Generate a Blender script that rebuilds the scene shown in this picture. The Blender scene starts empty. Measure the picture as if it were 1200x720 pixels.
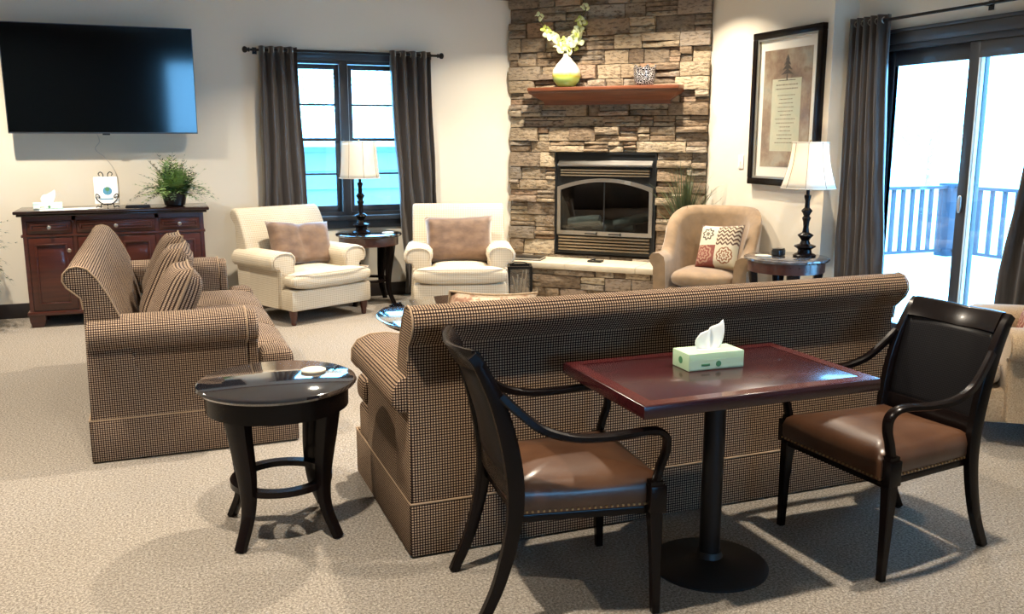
import bpy, bmesh, math, random
from math import pi, sin, cos, radians as R, atan, tan
from mathutils import Vector as V, Matrix as MX
random.seed(7)
S = bpy.context.scene; COL = S.collection

# ------------------------------------------------------------------ camera
cam = bpy.data.cameras.new('camera'); co = bpy.data.objects.new('camera', cam); COL.objects.link(co)
cam.sensor_width = 36.0; cam.lens = 36.0*1060/1200; cam.clip_start = .05; cam.clip_end = 300
co.location = (0, 0, 1.55); co.rotation_euler = (pi/2-atan(197/1060), 0, -R(21.3))
S.camera = co
S.view_settings.view_transform = 'Standard'; S.view_settings.look = 'None'
S.view_settings.gamma = 1; S.view_settings.use_curve_mapping = False
S.view_settings.exposure = 0.33
# ------------------------------------------------------------------ sky
SKY_STRENGTH = 16.0
w = bpy.data.worlds.new('sky'); S.world = w; w.use_nodes = True
bg = w.node_tree.nodes['Background']; bg.inputs[0].default_value = (.20, .57, 1, 1); bg.inputs[1].default_value = SKY_STRENGTH
LAMP_W = 55.0                     # watts of one recessed ceiling light
LAMP_COL = (1, .865, .69)
# room: X along the window wall, Y into the depth of the picture
WY = 8.85; RX = 4.876; JY = 5.77; DX = 5.109; CZ = 3.0; LX = -3.4; FY = -6.0
CD = 12.29                        # X+Y of the fireplace face

# ------------------------------------------------------------------ materials
def new_mat(name):
    m = bpy.data.materials.new(name); m.use_nodes = True
    return m, m.node_tree, m.node_tree.nodes['Principled BSDF']
def N(t, kind, **kw):
    n = t.nodes.new(kind)
    for k, v in kw.items():
        if k.startswith('i_'):
            key = k[2:]; key = int(key) if key.isdigit() else key.replace('_', ' ')
            n.inputs[key].default_value = v
        else: setattr(n, k, v)
    return n
def math_(t, op, a, b=None, c=None):
    n = t.nodes.new('ShaderNodeMath'); n.operation = op
    for i, x in enumerate((a, b, c)):
        if x is None: continue
        if isinstance(x, (int, float)): n.inputs[i].default_value = x
        else: t.links.new(x, n.inputs[i])
    return n.outputs[0]
def mixc(t, f, a, b):
    n = t.nodes.new('ShaderNodeMix'); n.data_type = 'RGBA'
    for s, x in ((n.inputs[0], f), (n.inputs[6], a), (n.inputs[7], b)):
        if isinstance(x, (int, float)): s.default_value = x
        elif isinstance(x, tuple): s.default_value = (*x[:3], 1)
        else: t.links.new(x, s)
    return n.outputs[2]
def coords(t, kind='Object', scale=(1, 1, 1)):
    c = t.nodes.new('ShaderNodeTexCoord'); m = t.nodes.new('ShaderNodeMapping'); m.inputs['Scale'].default_value = scale
    t.links.new(c.outputs[kind], m.inputs[0]); return m.outputs[0]
def noise(t, vec, scale, detail=3, rough=.5):
    n = N(t, 'ShaderNodeTexNoise', i_Scale=scale, i_Detail=detail, i_Roughness=rough)
    t.links.new(vec, n.inputs['Vector']); return n.outputs['Fac']
def bump(t, p, h, strength=.3, dist=.01):
    b = N(t, 'ShaderNodeBump', i_Strength=strength, i_Distance=dist); t.links.new(h, b.inputs['Height']); t.links.new(b.outputs[0], p.inputs['Normal'])
def ramp(t, f, stops):
    r = t.nodes.new('ShaderNodeValToRGB'); e = r.color_ramp.elements
    while len(e) < len(stops): e.new(.5)
    for q, (pos, c) in zip(e, stops): q.position = pos; q.color = (*c, 1)
    t.links.new(f, r.inputs[0]); return r.outputs[0]
def M(name, col, rough=.5, metal=0, var=None, scale=20, stretch=(1, 1, 1), bmp=0, bscale=None, bdist=.004, coat=0, sheen=0, spec=.5, alpha=1, trans=0):
    m, t, p = new_mat(name)
    p.inputs['Base Color'].default_value = (*col, 1); p.inputs['Roughness'].default_value = rough; p.inputs['Metallic'].default_value = metal
    p.inputs['Coat Weight'].default_value = coat; p.inputs['Coat Roughness'].default_value = .08
    p.inputs['Sheen Weight'].default_value = sheen; p.inputs['Specular IOR Level'].default_value = spec
    p.inputs['Transmission Weight'].default_value = trans; p.inputs['Alpha'].default_value = alpha
    if var:
        v = coords(t, 'Object', stretch); f = noise(t, v, scale, 4)
        f = math_(t, 'MULTIPLY_ADD', f, 2.2, -.6)
        n = t.nodes.new('ShaderNodeClamp'); t.links.new(f, n.inputs[0])
        t.links.new(mixc(t, n.outputs[0], col, var), p.inputs['Base Color'])
    if bmp:
        v = coords(t, 'Object', stretch); bump(t, p, noise(t, v, bscale or scale, 3), bmp, bdist)
    return m
def wood(name, a, b, rough=.3, coat=.3, st=(1, 14, 14), sc=3):
    return M(name, a, rough, var=b, scale=sc, stretch=st, coat=coat)
def check(name, light, dark, mid, pitch=.0105, duty=.56, rough=.9):
    m, t, p = new_mat(name)
    uv = t.nodes.new('ShaderNodeUVMap'); sp = t.nodes.new('ShaderNodeSeparateXYZ'); t.links.new(uv.outputs[0], sp.inputs[0])
    s = []
    for i in (0, 1):
        f = math_(t, 'FRACT', math_(t, 'MULTIPLY', sp.outputs[i], 1/pitch)); s.append(math_(t, 'LESS_THAN', f, duty))
    both = math_(t, 'MULTIPLY', s[0], s[1]); one = math_(t, 'MAXIMUM', s[0], s[1])
    c = mixc(t, one, dark, mid); c = mixc(t, both, c, light)
    v = coords(t); c = mixc(t, math_(t, 'MULTIPLY', noise(t, v, 3, 2), .35), c, dark)
    t.links.new(c, p.inputs['Base Color']); p.inputs['Roughness'].default_value = rough; p.inputs['Specular IOR Level'].default_value = .12
    bump(t, p, both, .25, .002)
    return m
m_check = check('brown_check_fabric', (.48, .345, .23), (.006, .004, .004), (.045, .024, .018))
m_check2 = check('brown_check_fabric_fine', (.47, .35, .25), (.007, .004, .004), (.052, .030, .023), .0105, .57)
m_welt = M('tan_welt', (.30, .21, .13), .8)
m_cream = check('cream_weave_fabric', (.68, .62, .50), (.27, .21, .14), (.52, .44, .33), .016, .78)
m_creamwelt = M('cream_welt', (.45, .38, .30), .8)
m_tweed = M('tan_tweed_fabric', (.22, .15, .085), .9, var=(.45, .33, .20), scale=160, bmp=.2, sheen=.2)
m_tan = M('tan_velvet', (.17, .105, .05), .75, var=(.28, .18, .092), scale=9, bmp=.1, bscale=60, sheen=.5)
m_velvet = M('brown_velvet', (.085, .042, .022), .6, var=(.20, .115, .065), scale=9, stretch=(1, 1, 1.6), bmp=.3, bscale=14, sheen=.6, bdist=.01)
m_black = M('black_lacquer_wood', (.004, .003, .003), .26, coat=.04, var=(.007, .004, .004), scale=8, spec=.16)
m_blacktop = M('black_table_top', (.010, .010, .014), .05, coat=1, spec=1)
m_blacktop.node_tree.nodes['Principled BSDF'].inputs['IOR'].default_value = 1.85
m_red = wood('burgundy_table_wood', (.018, .003, .004), (.042, .006, .008), .25, .35)
m_cherry = wood('dark_cherry_wood', (.038, .009, .006), (.075, .018, .010), .3, .3)
m_cherrytop = wood('very_dark_top_wood', (.012, .006, .006), (.024, .010, .009), .18, .35)
m_mantel = wood('red_brown_mantel_wood', (.10, .030, .014), (.20, .066, .030), .35, .2)
m_leather = M('brown_leather', (.050, .021, .011), .34, var=(.095, .044, .022), scale=7, bmp=.12, bscale=90, bdist=.002, coat=.1)
m_cane = check('dark_woven_cane', (.020, .019, .021), (.003, .003, .004), (.008, .008, .009), .007, .5, .35)
m_brass = M('aged_brass', (.45, .33, .18), .35, 1)
m_pewter = M('pewter_metal', (.62, .58, .52), .3, 1)
m_steel = M('brushed_steel', (.62, .60, .56), .33, 1)
m_gold = M('champagne_metal', (.62, .52, .38), .28, 1)
m_iron = M('black_iron', (.012, .012, .013), .4, .6)
m_matblack = M('matte_black_metal', (.010, .012, .014), .45, .2)
m_wall = M('warm_white_wall_paint', (.80, .745, .63), .85, var=(.765, .71, .60), scale=1.3, bmp=.05, bscale=120, bdist=.002, spec=.2)
m_ceil = M('tan_fill_cutting_ceiling', (.40, .36, .30), .9, bmp=.1, bscale=60)  # unseen ceiling, tone picked dark to cut the fill light
m_basew = M('black_brown_baseboard', (.020, .014, .012), .4)
m_trimw = M('dark_stained_window_wood', (.030, .034, .040), .38, coat=.1)
m_plastic = M('black_plastic', (.008, .008, .009), .3)
m_white = M('white_paper', (.86, .86, .84), .8)
m_green = M('pale_green_card', (.42, .60, .40), .6)
m_dgreen = M('green_print', (.06, .22, .10), .6)
m_blueprint = M('blue_print', (.06, .25, .42), .5)
m_teal = M('pale_teal_card', (.45, .68, .66), .6)
m_leaf = M('fern_green_leaf', (.09, .20, .045), .55, var=(.28, .42, .15), scale=14)
m_leafd = M('dark_leaf', (.022, .05, .030), .5, var=(.055, .10, .05), scale=10)
m_grass = M('dull_green_grass_blade', (.022, .050, .022), .5, var=(.10, .12, .045), scale=5)
m_petal = M('cream_white_petal', (.80, .82, .60), .6, var=(.62, .72, .28), scale=25)
m_petalg = M('lime_petal', (.52, .60, .14), .6)
m_stem = M('brown_green_stem', (.12, .14, .04), .6)
m_mortar = M('dark_stone_joint', (.045, .036, .028), .95)
m_slab = M('cream_limestone_slab', (.62, .55, .42), .7, var=(.50, .43, .32), scale=7, bmp=.3, bscale=30)
m_mirror = M('silver_edge', (.4, .38, .33), .35, .8)
def mk_sat():
    m, t, p = new_mat('grey_brown_satin_painted_folds')
    v = coords(t, 'Object', (34, 34, .4)); f = noise(t, v, 2, 3)
    t.links.new(mixc(t, f, (.006, .005, .005), (.105, .088, .078)), p.inputs['Base Color'])  # vertical streaks paint dark folds and satin sheen into the colour
    p.inputs['Roughness'].default_value = .36; p.inputs['Sheen Weight'].default_value = .2; p.inputs['Specular IOR Level'].default_value = .6
    return m
m_curtain = mk_sat()
def mk_carpet():
    m, t, p = new_mat('beige_grey_carpet')
    v = coords(t); f = noise(t, v, 105, 4, .85); g = noise(t, v, 1.1, 2); k = noise(t, v, 34, 3, .7)
    c = ramp(t, f, [(.36, (.055, .048, .042)), (.46, (.23, .205, .175)), (.55, (.42, .38, .33)), (.66, (.68, .63, .56))])
    c = mixc(t, math_(t, 'MULTIPLY', g, .40), c, (.29, .255, .21))
    c = mixc(t, math_(t, 'MULTIPLY', k, .25), c, (.20, .17, .14))
    t.links.new(c, p.inputs['Base Color']); p.inputs['Roughness'].default_value = .97; p.inputs['Specular IOR Level'].default_value = .1
    bump(t, p, math_(t, 'ADD', f, k), .8, .012); return m
m_carpet = mk_carpet()
def mk_stone():
    m, t, p = new_mat('ledge_stone')
    oi = t.nodes.new('ShaderNodeObjectInfo'); r = oi.outputs['Random']
    base = ramp(t, r, [(0, (.12, .085, .060)), (.14, (.28, .20, .13)), (.28, (.21, .19, .165)), (.42, (.42, .33, .22)), (.56, (.15, .115, .09)), (.70, (.50, .41, .28)), (.84, (.30, .27, .23)), (1, (.34, .20, .12))])
    v = coords(t); f = noise(t, v, 11, 5, .65); g = noise(t, coords(t, 'Object', (1, 1, 2.6)), 17, 4, .65)
    c = mixc(t, ramp(t, f, [(.35, (0, 0, 0)), (.65, (.45, .45, .45))]), base, (.42, .32, .21))
    c = mixc(t, ramp(t, g, [(.36, (.7, .7, .7)), (.50, (0, 0, 0))]), c, (.07, .05, .035))
    t.links.new(c, p.inputs['Base Color']); p.inputs['Roughness'].default_value = .9; p.inputs['Specular IOR Level'].default_value = .25
    bump(t, p, math_(t, 'ADD', f, math_(t, 'MULTIPLY', g, .6)), .9, .03); return m
m_stone = mk_stone()
def mk_glass(name, rough=0, tint=(1, 1, 1), gloss=.08):
    m = bpy.data.materials.new(name); m.use_nodes = True; t = m.node_tree; t.nodes.clear()
    o = t.nodes.new('ShaderNodeOutputMaterial'); a = N(t, 'ShaderNodeBsdfTransparent'); a.inputs[0].default_value = (*tint, 1)
    g = N(t, 'ShaderNodeBsdfGlossy', i_Roughness=rough); x = N(t, 'ShaderNodeMixShader', i_0=gloss)
    t.links.new(a.outputs[0], x.inputs[1]); t.links.new(g.outputs[0], x.inputs[2]); t.links.new(x.outputs[0], o.inputs[0]); return m
m_glass = mk_glass('window_glass', 0, (.93, .97, 1), .05)
m_fireglass = mk_glass('tinted_fire_glass', .02, (.50, .55, .57), .05)
m_lantglass = mk_glass('lantern_glass', 0, (.9, .9, .9), .06)
def mk_shade():
    m = bpy.data.materials.new('off_white_lamp_shade_fabric'); m.use_nodes = True; t = m.node_tree; t.nodes.clear()
    o = t.nodes.new('ShaderNodeOutputMaterial'); a = N(t, 'ShaderNodeBsdfDiffuse'); a.inputs[0].default_value = (.86, .82, .74, 1)
    b = N(t, 'ShaderNodeBsdfTranslucent'); b.inputs[0].default_value = (.85, .78, .66, 1)
    x = N(t, 'ShaderNodeMixShader', i_0=.4); t.links.new(a.outputs[0], x.inputs[1]); t.links.new(b.outputs[0], x.inputs[2]); t.links.new(x.outputs[0], o.inputs[0]); return m
m_shade = mk_shade()
def emis(name, col, s):
    m, t, p = new_mat(name); p.inputs['Emission Color'].default_value = (*col, 1); p.inputs['Emission Strength'].default_value = s; return m
m_lit = emis('lit_lamp_glass', (1, .84, .62), 9)
m_tv = M('glossy_black_screen', (.002, .003, .004), .07, spec=.6)
def mk_vase():
    m, t, p = new_mat('cream_and_green_glaze')
    c = t.nodes.new('ShaderNodeTexCoord'); s = t.nodes.new('ShaderNodeSeparateXYZ'); t.links.new(c.outputs['Object'], s.inputs[0])
    z = math_(t, 'ADD', s.outputs[2], math_(t, 'MULTIPLY', noise(t, c.outputs['Object'], 9, 2), .03))
    t.links.new(ramp(t, math_(t, 'MULTIPLY', z, 3.0), [(.0, (.26, .42, .08)), (.28, (.42, .58, .14)), (.36, (.50, .42, .05)), (.43, (.62, .60, .25)), (.47, (.78, .76, .62)), (1, (.82, .80, .70))]), p.inputs['Base Color'])
    p.inputs['Roughness'].default_value = .18; p.inputs['Coat Weight'].default_value = .5; return m
m_vase = mk_vase()
def mk_cells(name, a, b, scale, thr):
    m, t, p = new_mat(name)
    n = N(t, 'ShaderNodeTexVoronoi', feature='DISTANCE_TO_EDGE', i_Scale=scale); t.links.new(coords(t, 'Object', (1, 1, 1.8)), n.inputs['Vector'])
    t.links.new(mixc(t, math_(t, 'LESS_THAN', n.outputs['Distance'], thr), a, b), p.inputs['Base Color']); p.inputs['Roughness'].default_value = .25
    p.inputs['Coat Weight'].default_value = .4; return m
m_cells = mk_cells('black_and_white_mosaic', (.012, .010, .012), (.62, .58, .56), 42, .045)
def mk_patch(name='patchwork_print'):
    # flat printed fabric: four patches, medallions and zigzags, in UV (pillow face 0..1)
    m, t, p = new_mat(name)
    uv = t.nodes.new('ShaderNodeUVMap'); s = t.nodes.new('ShaderNodeSeparateXYZ'); t.links.new(uv.outputs[0], s.inputs[0]); u, v = math_(t, 'SUBTRACT', 1, s.outputs[0]), s.outputs[1]
    lu = math_(t, 'LESS_THAN', u, .5); lv = math_(t, 'LESS_THAN', v, .5)
    def med(cu, cv, k, freq, a, b):
        du = math_(t, 'SUBTRACT', u, cu); dv = math_(t, 'SUBTRACT', v, cv)
        d = math_(t, 'SQRT', math_(t, 'ADD', math_(t, 'MULTIPLY', du, du), math_(t, 'MULTIPLY', dv, dv)))
        an = math_(t, 'ARCTAN2', dv, du); w_ = math_(t, 'MULTIPLY', math_(t, 'SINE', math_(t, 'MULTIPLY', an, 8)), .018)
        r = math_(t, 'FRACT', math_(t, 'MULTIPLY', math_(t, 'ADD', d, w_), freq)); return mixc(t, math_(t, 'MULTIPLY', math_(t, 'LESS_THAN', r, .5), math_(t, 'LESS_THAN', d, k)), a, b)
    z = math_(t, 'FRACT', math_(t, 'MULTIPLY', math_(t, 'ADD', v, math_(t, 'PINGPONG', u, .06)), 11))
    tr = mixc(t, math_(t, 'LESS_THAN', z, .5), (.50, .42, .30), (.10, .055, .035))
    tl = med(.27, .75, .15, 11, (.56, .50, .38), (.10, .085, .06)); bl = med(.22, .3, .24, 12, (.20, .055, .04), (.34, .20, .13)); br = med(.74, .27, .19, 13, (.48, .43, .31), (.20, .08, .04))
    top = mixc(t, lu, tr, tl); bot = mixc(t, lu, br, bl); t.links.new(mixc(t, lv, top, bot), p.inputs['Base Color']); p.inputs['Roughness'].default_value = .9; return m
m_patch = mk_patch()
def mk_mottle():
    m, t, p = new_mat('faded_floral_fabric'); v = coords(t); f = noise(t, v, 26, 3, .6); g = noise(t, v, 60, 3, .6)
    c = ramp(t, f, [(.36, (.20, .07, .04)), (.46, (.46, .34, .23)), (.56, (.58, .50, .38)), (.68, (.28, .17, .10))])
    t.links.new(mixc(t, math_(t, 'MULTIPLY', g, .5), c, (.50, .36, .26)), p.inputs['Base Color']); p.inputs['Roughness'].default_value = .9; return m
m_floral = mk_mottle()
def mk_print():
    m, t, p = new_mat('parchment_poem_print')
    c = t.nodes.new('ShaderNodeTexCoord'); o = c.outputs['Object']; f = noise(t, o, 5, 4, .6); g = noise(t, o, 22, 3)
    a = ramp(t, f, [(.3, (.10, .055, .03)), (.45, (.26, .17, .10)), (.6, (.40, .34, .23)), (.75, (.24, .27, .22))])
    t.links.new(mixc(t, math_(t, 'MULTIPLY', g, .35), a, (.12, .08, .05)), p.inputs['Base Color']); p.inputs['Roughness'].default_value = .35; p.inputs['Coat Weight'].default_value = .3; return m
m_print = mk_print()
m_panel = M('faded_sage_print', (.42, .46, .33), .4, var=(.55, .52, .36), scale=12)
m_ink = M('dark_brown_ink', (.03, .02, .014), .6)
m_ink2 = M('grey_ink', (.16, .13, .09), .6)
m_siding = M('pale_blue_vinyl_siding', (.13, .19, .21), .6, var=(.20, .26, .28), scale=.8)
m_outwood = M('weathered_deck_rail_paint', (.055, .055, .065), .7, var=(.05, .032, .045), scale=4)
m_postw = M('grey_blue_post_paint', (.020, .03, .05), .7)
m_deck = M('pale_deck_boards', (.80, .80, .80), .8)
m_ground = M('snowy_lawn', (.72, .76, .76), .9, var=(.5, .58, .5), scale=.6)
m_tree = M('haze_paled_foliage', (.75, .80, .78), .9, var=(.85, .88, .86), scale=2)  # outdoor haze put into a near-white leaf colour
m_bark = M('pale_bark', (.55, .55, .55), .9)  # tree trunks and branches take the same painted paleness
m_roof = M('grey_roof_shingle', (.45, .48, .52), .9)

# ------------------------------------------------------------------ mesh helpers
class B:
    def __init__(s): s.b = bmesh.new()
    def box(s, x0, x1, y0, y1, z0, z1, bev=0, seg=2, mx=None):
        t = bmesh.new(); bmesh.ops.create_cube(t, size=1)
        for v in t.verts: v.co = V(((x0+x1)/2+v.co.x*(x1-x0), (y0+y1)/2+v.co.y*(y1-y0), (z0+z1)/2+v.co.z*(z1-z0)))
        if bev: bmesh.ops.bevel(t, geom=t.edges[:], offset=bev, segments=seg, profile=.5, affect='EDGES')
        return s.add(t, mx)
    def add(s, t, mx=None):
        if mx is not None: bmesh.ops.transform(t, matrix=mx, verts=t.verts)
        me = bpy.data.meshes.new('t'); t.to_mesh(me); t.free(); s.b.from_mesh(me); bpy.data.meshes.remove(me); return s
    def grid(s, rows, closed_u=False, caps=False, mx=None):
        t = bmesh.new(); vs = [[t.verts.new(p) for p in r] for r in rows]
        for i in range(len(vs)-1):
            n = len(vs[i])
            for j in range(n if closed_u else n-1):
                k = (j+1) % n; t.faces.new((vs[i][j], vs[i][k], vs[i+1][k], vs[i+1][j]))
        if caps:
            t.faces.new(vs[0][::-1]); t.faces.new(vs[-1])
        bmesh.ops.recalc_face_normals(t, faces=t.faces); return s.add(t, mx)
    def lathe(s, prof, n=24, mx=None, caps=True):
        rows = [[(r*cos(2*pi*j/n), r*sin(2*pi*j/n), z) for j in range(n)] for r, z in prof]
        return s.grid(rows, True, caps, mx)
    def prism(s, poly, axis, a, b, bev=0, seg=2, mx=None):
        # poly: points in the two other axes (in order), extruded from a to b
        def P(p, q):
            return {'x': (q, p[0], p[1]), 'y': (p[0], q, p[1]), 'z': (p[0], p[1], q)}[axis]
        t = bmesh.new(); v0 = [t.verts.new(P(p, a)) for p in poly]; v1 = [t.verts.new(P(p, b)) for p in poly]
        f0 = t.faces.new(v0); f1 = t.faces.new(v1[::-1]); n = len(poly)
        for i in range(n): t.faces.new((v0[i], v1[i], v1[(i+1) % n], v0[(i+1) % n]))
        bmesh.ops.recalc_face_normals(t, faces=t.faces)
        if bev:
            es = [e for e in f0.edges]+[e for e in f1.edges]
            bmesh.ops.bevel(t, geom=es, offset=bev, segments=seg, profile=.5, affect='EDGES')
        return s.add(t, mx)
    def tube(s, pts, rad, n=10, flat=1.0, mx=None, closed=False, up=(0, 0, 1)):
        pts = [V(p) for p in pts]; m = len(pts); rows = []; up = V(up)
        for i, p in enumerate(pts):
            a = pts[(i-1) % m] if (closed or i > 0) else p; b = pts[(i+1) % m] if (closed or i < m-1) else p
            d = (b-a).normalized(); u = d.cross(up)
            if u.length < 1e-3: u = d.cross(V((1, 0, 0)))
            u.normalize(); w_ = u.cross(d).normalized(); r = rad[i] if isinstance(rad, (list, tuple)) else rad
            rows.append([tuple(p+u*(r*cos(2*pi*j/n))+w_*(r*flat*sin(2*pi*j/n))) for j in range(n)])
        if closed: rows.append(rows[0]); return s.grid(rows, True, False, mx)
        return s.grid(rows, True, True, mx)
    def bar(s, pts, wd, th, side=(1, 0, 0), bev=.2, mx=None):
        # rectangular section swept along a path; side = direction of the width; wd, th per point or constant
        pts = [V(p) for p in pts]; m = len(pts); rows = []; sd = V(side).normalized()
        for i, p in enumerate(pts):
            d = (pts[min(i+1, m-1)]-pts[max(i-1, 0)]).normalized(); q = d.cross(sd).normalized(); u = q.cross(d).normalized()
            a = (wd[i] if isinstance(wd, (list, tuple)) else wd)/2; b = (th[i] if isinstance(th, (list, tuple)) else th)/2; k = 1-bev
            rows.append([tuple(p+u*(a*x)+q*(b*y)) for x, y in ((-1, -k), (-k, -1), (k, -1), (1, -k), (1, k), (k, 1), (-k, 1), (-1, k))])
        return s.grid(rows, True, True, mx)
    def sq(s, c, a, p=6, q=2.5, n=12, mx=None):
        # puffed box: superellipsoid with boxy outline p in x,y and puff q in z
        t = bmesh.new(); bmesh.ops.create_cube(t, size=2); bmesh.ops.subdivide_edges(t, edges=t.edges[:], cuts=n, use_grid_fill=True)
        for v in t.verts:
            d = v.co.copy()
            for k in range(3): d[k] = math.copysign(abs(d[k])**.85, d[k])
            xy = (abs(d.x)**p+abs(d.y)**p)**(1/p); r = (xy**q+abs(d.z)**q)**(1/q)
            v.co = V((c[0]+a[0]*d.x/r, c[1]+a[1]*d.y/r, c[2]+a[2]*d.z/r))
        return s.add(t, mx)
def sm(x): x = max(0, min(1, x)); return x*x*(3-2*x)
def spline(pts, n=6):
    P = [V(p) for p in pts]; P = [P[0]*2-P[1]]+P+[P[-1]*2-P[-2]]; o = []
    for i in range(1, len(P)-2):
        for k in range(n):
            t = k/n; a, b, c, d = P[i-1:i+3]
            o.append(.5*((2*b)+(c-a)*t+(2*a-5*b+4*c-d)*t*t+(3*b-a-3*c+d)*t**3))
    o.append(P[-2]); return o
def lerp(a, b, t): return a+(b-a)*t
def obj(name, b, m, parent=None, sharp=40, uv=True, loc=None, rot=None):
    me = bpy.data.meshes.new(name); bm = b.b
    bmesh.ops.remove_doubles(bm, verts=bm.verts, dist=1e-6)
    if uv:
        l = bm.loops.layers.uv.verify()
        for f in bm.faces:
            n = f.normal; k = max(range(3), key=lambda i: abs(n[i]))
            for lp in f.loops:
                c = lp.vert.co; lp[l].uv = ((c.y, c.z), (c.x, c.z), (c.x, c.y))[k]
    for f in bm.faces: f.smooth = True
    bm.to_mesh(me); bm.free(); me.set_sharp_from_angle(angle=R(sharp)); me.materials.append(m)
    o = bpy.data.objects.new(name, me); COL.objects.link(o)
    if parent: o.parent = parent
    if loc: o.location = loc
    if rot: o.rotation_euler = rot
    return o
def tag(o, label, cat, group=None):
    o['label'] = label; o['category'] = cat
    if group: o['group'] = group
    return o
def thing(name, label, cat, loc=(0, 0, 0), rz=0, group=None, rot=None):
    o = bpy.data.objects.new(name, None); COL.objects.link(o); o.empty_display_size = .1
    o.location = loc; o.rotation_euler = rot or (0, 0, rz); return tag(o, label, cat, group)
def struct(name, b, m, parent=None, **k):
    o = obj(name, b, m, parent, **k)
    if not parent: o['kind'] = 'structure'
    return o
def semp(name, loc=(0, 0, 0), rz=0):
    o = bpy.data.objects.new(name, None); COL.objects.link(o); o.location = loc; o.rotation_euler = (0, 0, rz); o['kind'] = 'structure'; return o
def link_copy(o, name, parent, loc=None, rot=None):
    c = o.copy(); c.name = name; COL.objects.link(c); c.parent = parent
    if loc is not None: c.location = loc
    if rot is not None: c.rotation_euler = rot
    return c
def copy_tree(o, parent=None):
    c = o.copy(); COL.objects.link(c); c.parent = parent
    for ch in list(o.children): copy_tree(ch, c)
    return c

# ------------------------------------------------------------------ room shell
T = .16
struct('floor', B().box(LX, DX+.1, FY, WY+.1, -.06, 0), m_carpet)
struct('ceiling', B().box(LX-.1, DX+.2, FY-.1, WY+.2, CZ, CZ+.1), m_ceil)
WX0, WX1, WZ0, WZ1 = 1.10, 2.36, .80, 2.30
b = B()
b.box(LX, WX0, WY, WY+T, 0, CZ); b.box(WX1, DX, WY, WY+T, 0, CZ); b.box(WX0, WX1, WY, WY+T, 0, WZ0); b.box(WX0, WX1, WY, WY+T, WZ1, CZ)
struct('wall_back', b, m_wall)
struct('wall_right', B().box(RX, DX+T, JY, WY, 0, CZ), m_wall)
DY0, DY1, DZ = 3.72, 5.56, 2.26
b = B(); b.box(DX, DX+T, DY1, JY, 0, CZ); b.box(DX, DX+T, FY, DY0, 0, CZ); b.box(DX, DX+T, DY0, DY1, DZ, CZ)
struct('wall_patio', b, m_wall)
m_wall2 = M('taupe_fill_cutting_wall', (.34, .29, .23), .85)  # unseen walls, tone darkened to cut bounced fill light
struct('wall_left', B().box(LX-T, LX, FY, WY, 0, CZ), m_wall2)
# front wall behind the camera, with a wide window that gives the blue reflections
FW0, FW1 = .35, 2.4
b = B(); b.box(LX, FW0, FY-T, FY, 0, CZ); b.box(FW1, DX+T, FY-T, FY, 0, CZ); b.box(FW0, FW1, FY-T, FY, 0, .5); b.box(FW0, FW1, FY-T, FY, 2.35, CZ)
struct('wall_front', b, m_wall2)
wf = semp('window_2'); b = B()
for x in (FW0, (FW0+FW1)/2, FW1-.06): b.box(x, x+.06, FY-.12, FY-.02, .5, 2.35)
b.box(FW0, FW1, FY-.11, FY-.03, .5, .57); b.box(FW0, FW1, FY-.11, FY-.03, 2.28, 2.35)
obj('window_frame', b, m_trimw, wf); obj('pane', B().box(FW0+.01, FW1-.01, FY-.075, FY-.07, .52, 2.33), m_glass, wf)
for nm, a in (('baseboard_back', (LX, 3.0, WY-.018, WY-.001, 0, .13)), ('baseboard_right', (RX-.018, RX-.001, JY, 7.0, 0, .13)), ('baseboard_left', (LX+.001, LX+.018, FY, WY, 0, .13)), ('baseboard_patio', (DX-.018, DX-.001, FY, 3.6, 0, .13))):
    struct(nm, B().box(*a, bev=.004), m_basew)
# crown moulding on the window wall, ends just before the chimney breast
struct('trim_1', B().prism([(WY-.002, 2.915), (WY-.03, 2.915), (WY-.045, 2.93), (WY-.10, 2.975), (WY-.11, CZ-.002), (WY-.002, CZ-.002)], 'x', LX+.01, 3.45), m_mantel)

# window_1
w1 = semp('window_1'); yo = WY
b = B()
fr = .075
b.box(WX0-.03, WX1+.03, yo-.022, yo-.001, WZ1-.02, WZ1+.07, .006); b.box(WX0-.06, WX0+.04, yo-.022, yo-.001, WZ0, WZ1, .006); b.box(WX1-.04, WX1+.06, yo-.022, yo-.001, WZ0, WZ1, .006)
obj('casing', b, m_trimw, w1)
obj('window_sill', B().box(WX0-.09, WX1+.09, yo-.06, yo+.10, WZ0-.03, WZ0+.015, .008), m_trimw, w1)
b = B(); b.box(WX0-.05, WX1+.05, yo-.018, yo-.001, WZ0-.11, WZ0-.031, .005); obj('apron', b, m_trimw, w1)
b = B(); b.box(WX0, WX1, yo+.001, yo+.14, WZ1-.05, WZ1); b.box(WX0, WX1, yo+.001, yo+.14, WZ0+.016, WZ0+.05); b.box(WX0, WX0+.04, yo+.001, yo+.14, WZ0+.05, WZ1-.05); b.box(WX1-.04, WX1, yo+.001, yo+.14, WZ0+.05, WZ1-.05); b.box(1.687, 1.765, yo-.005, yo+.14, WZ0+.016, WZ1-.0, .006)
obj('window_frame', b, m_trimw, w1)
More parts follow.
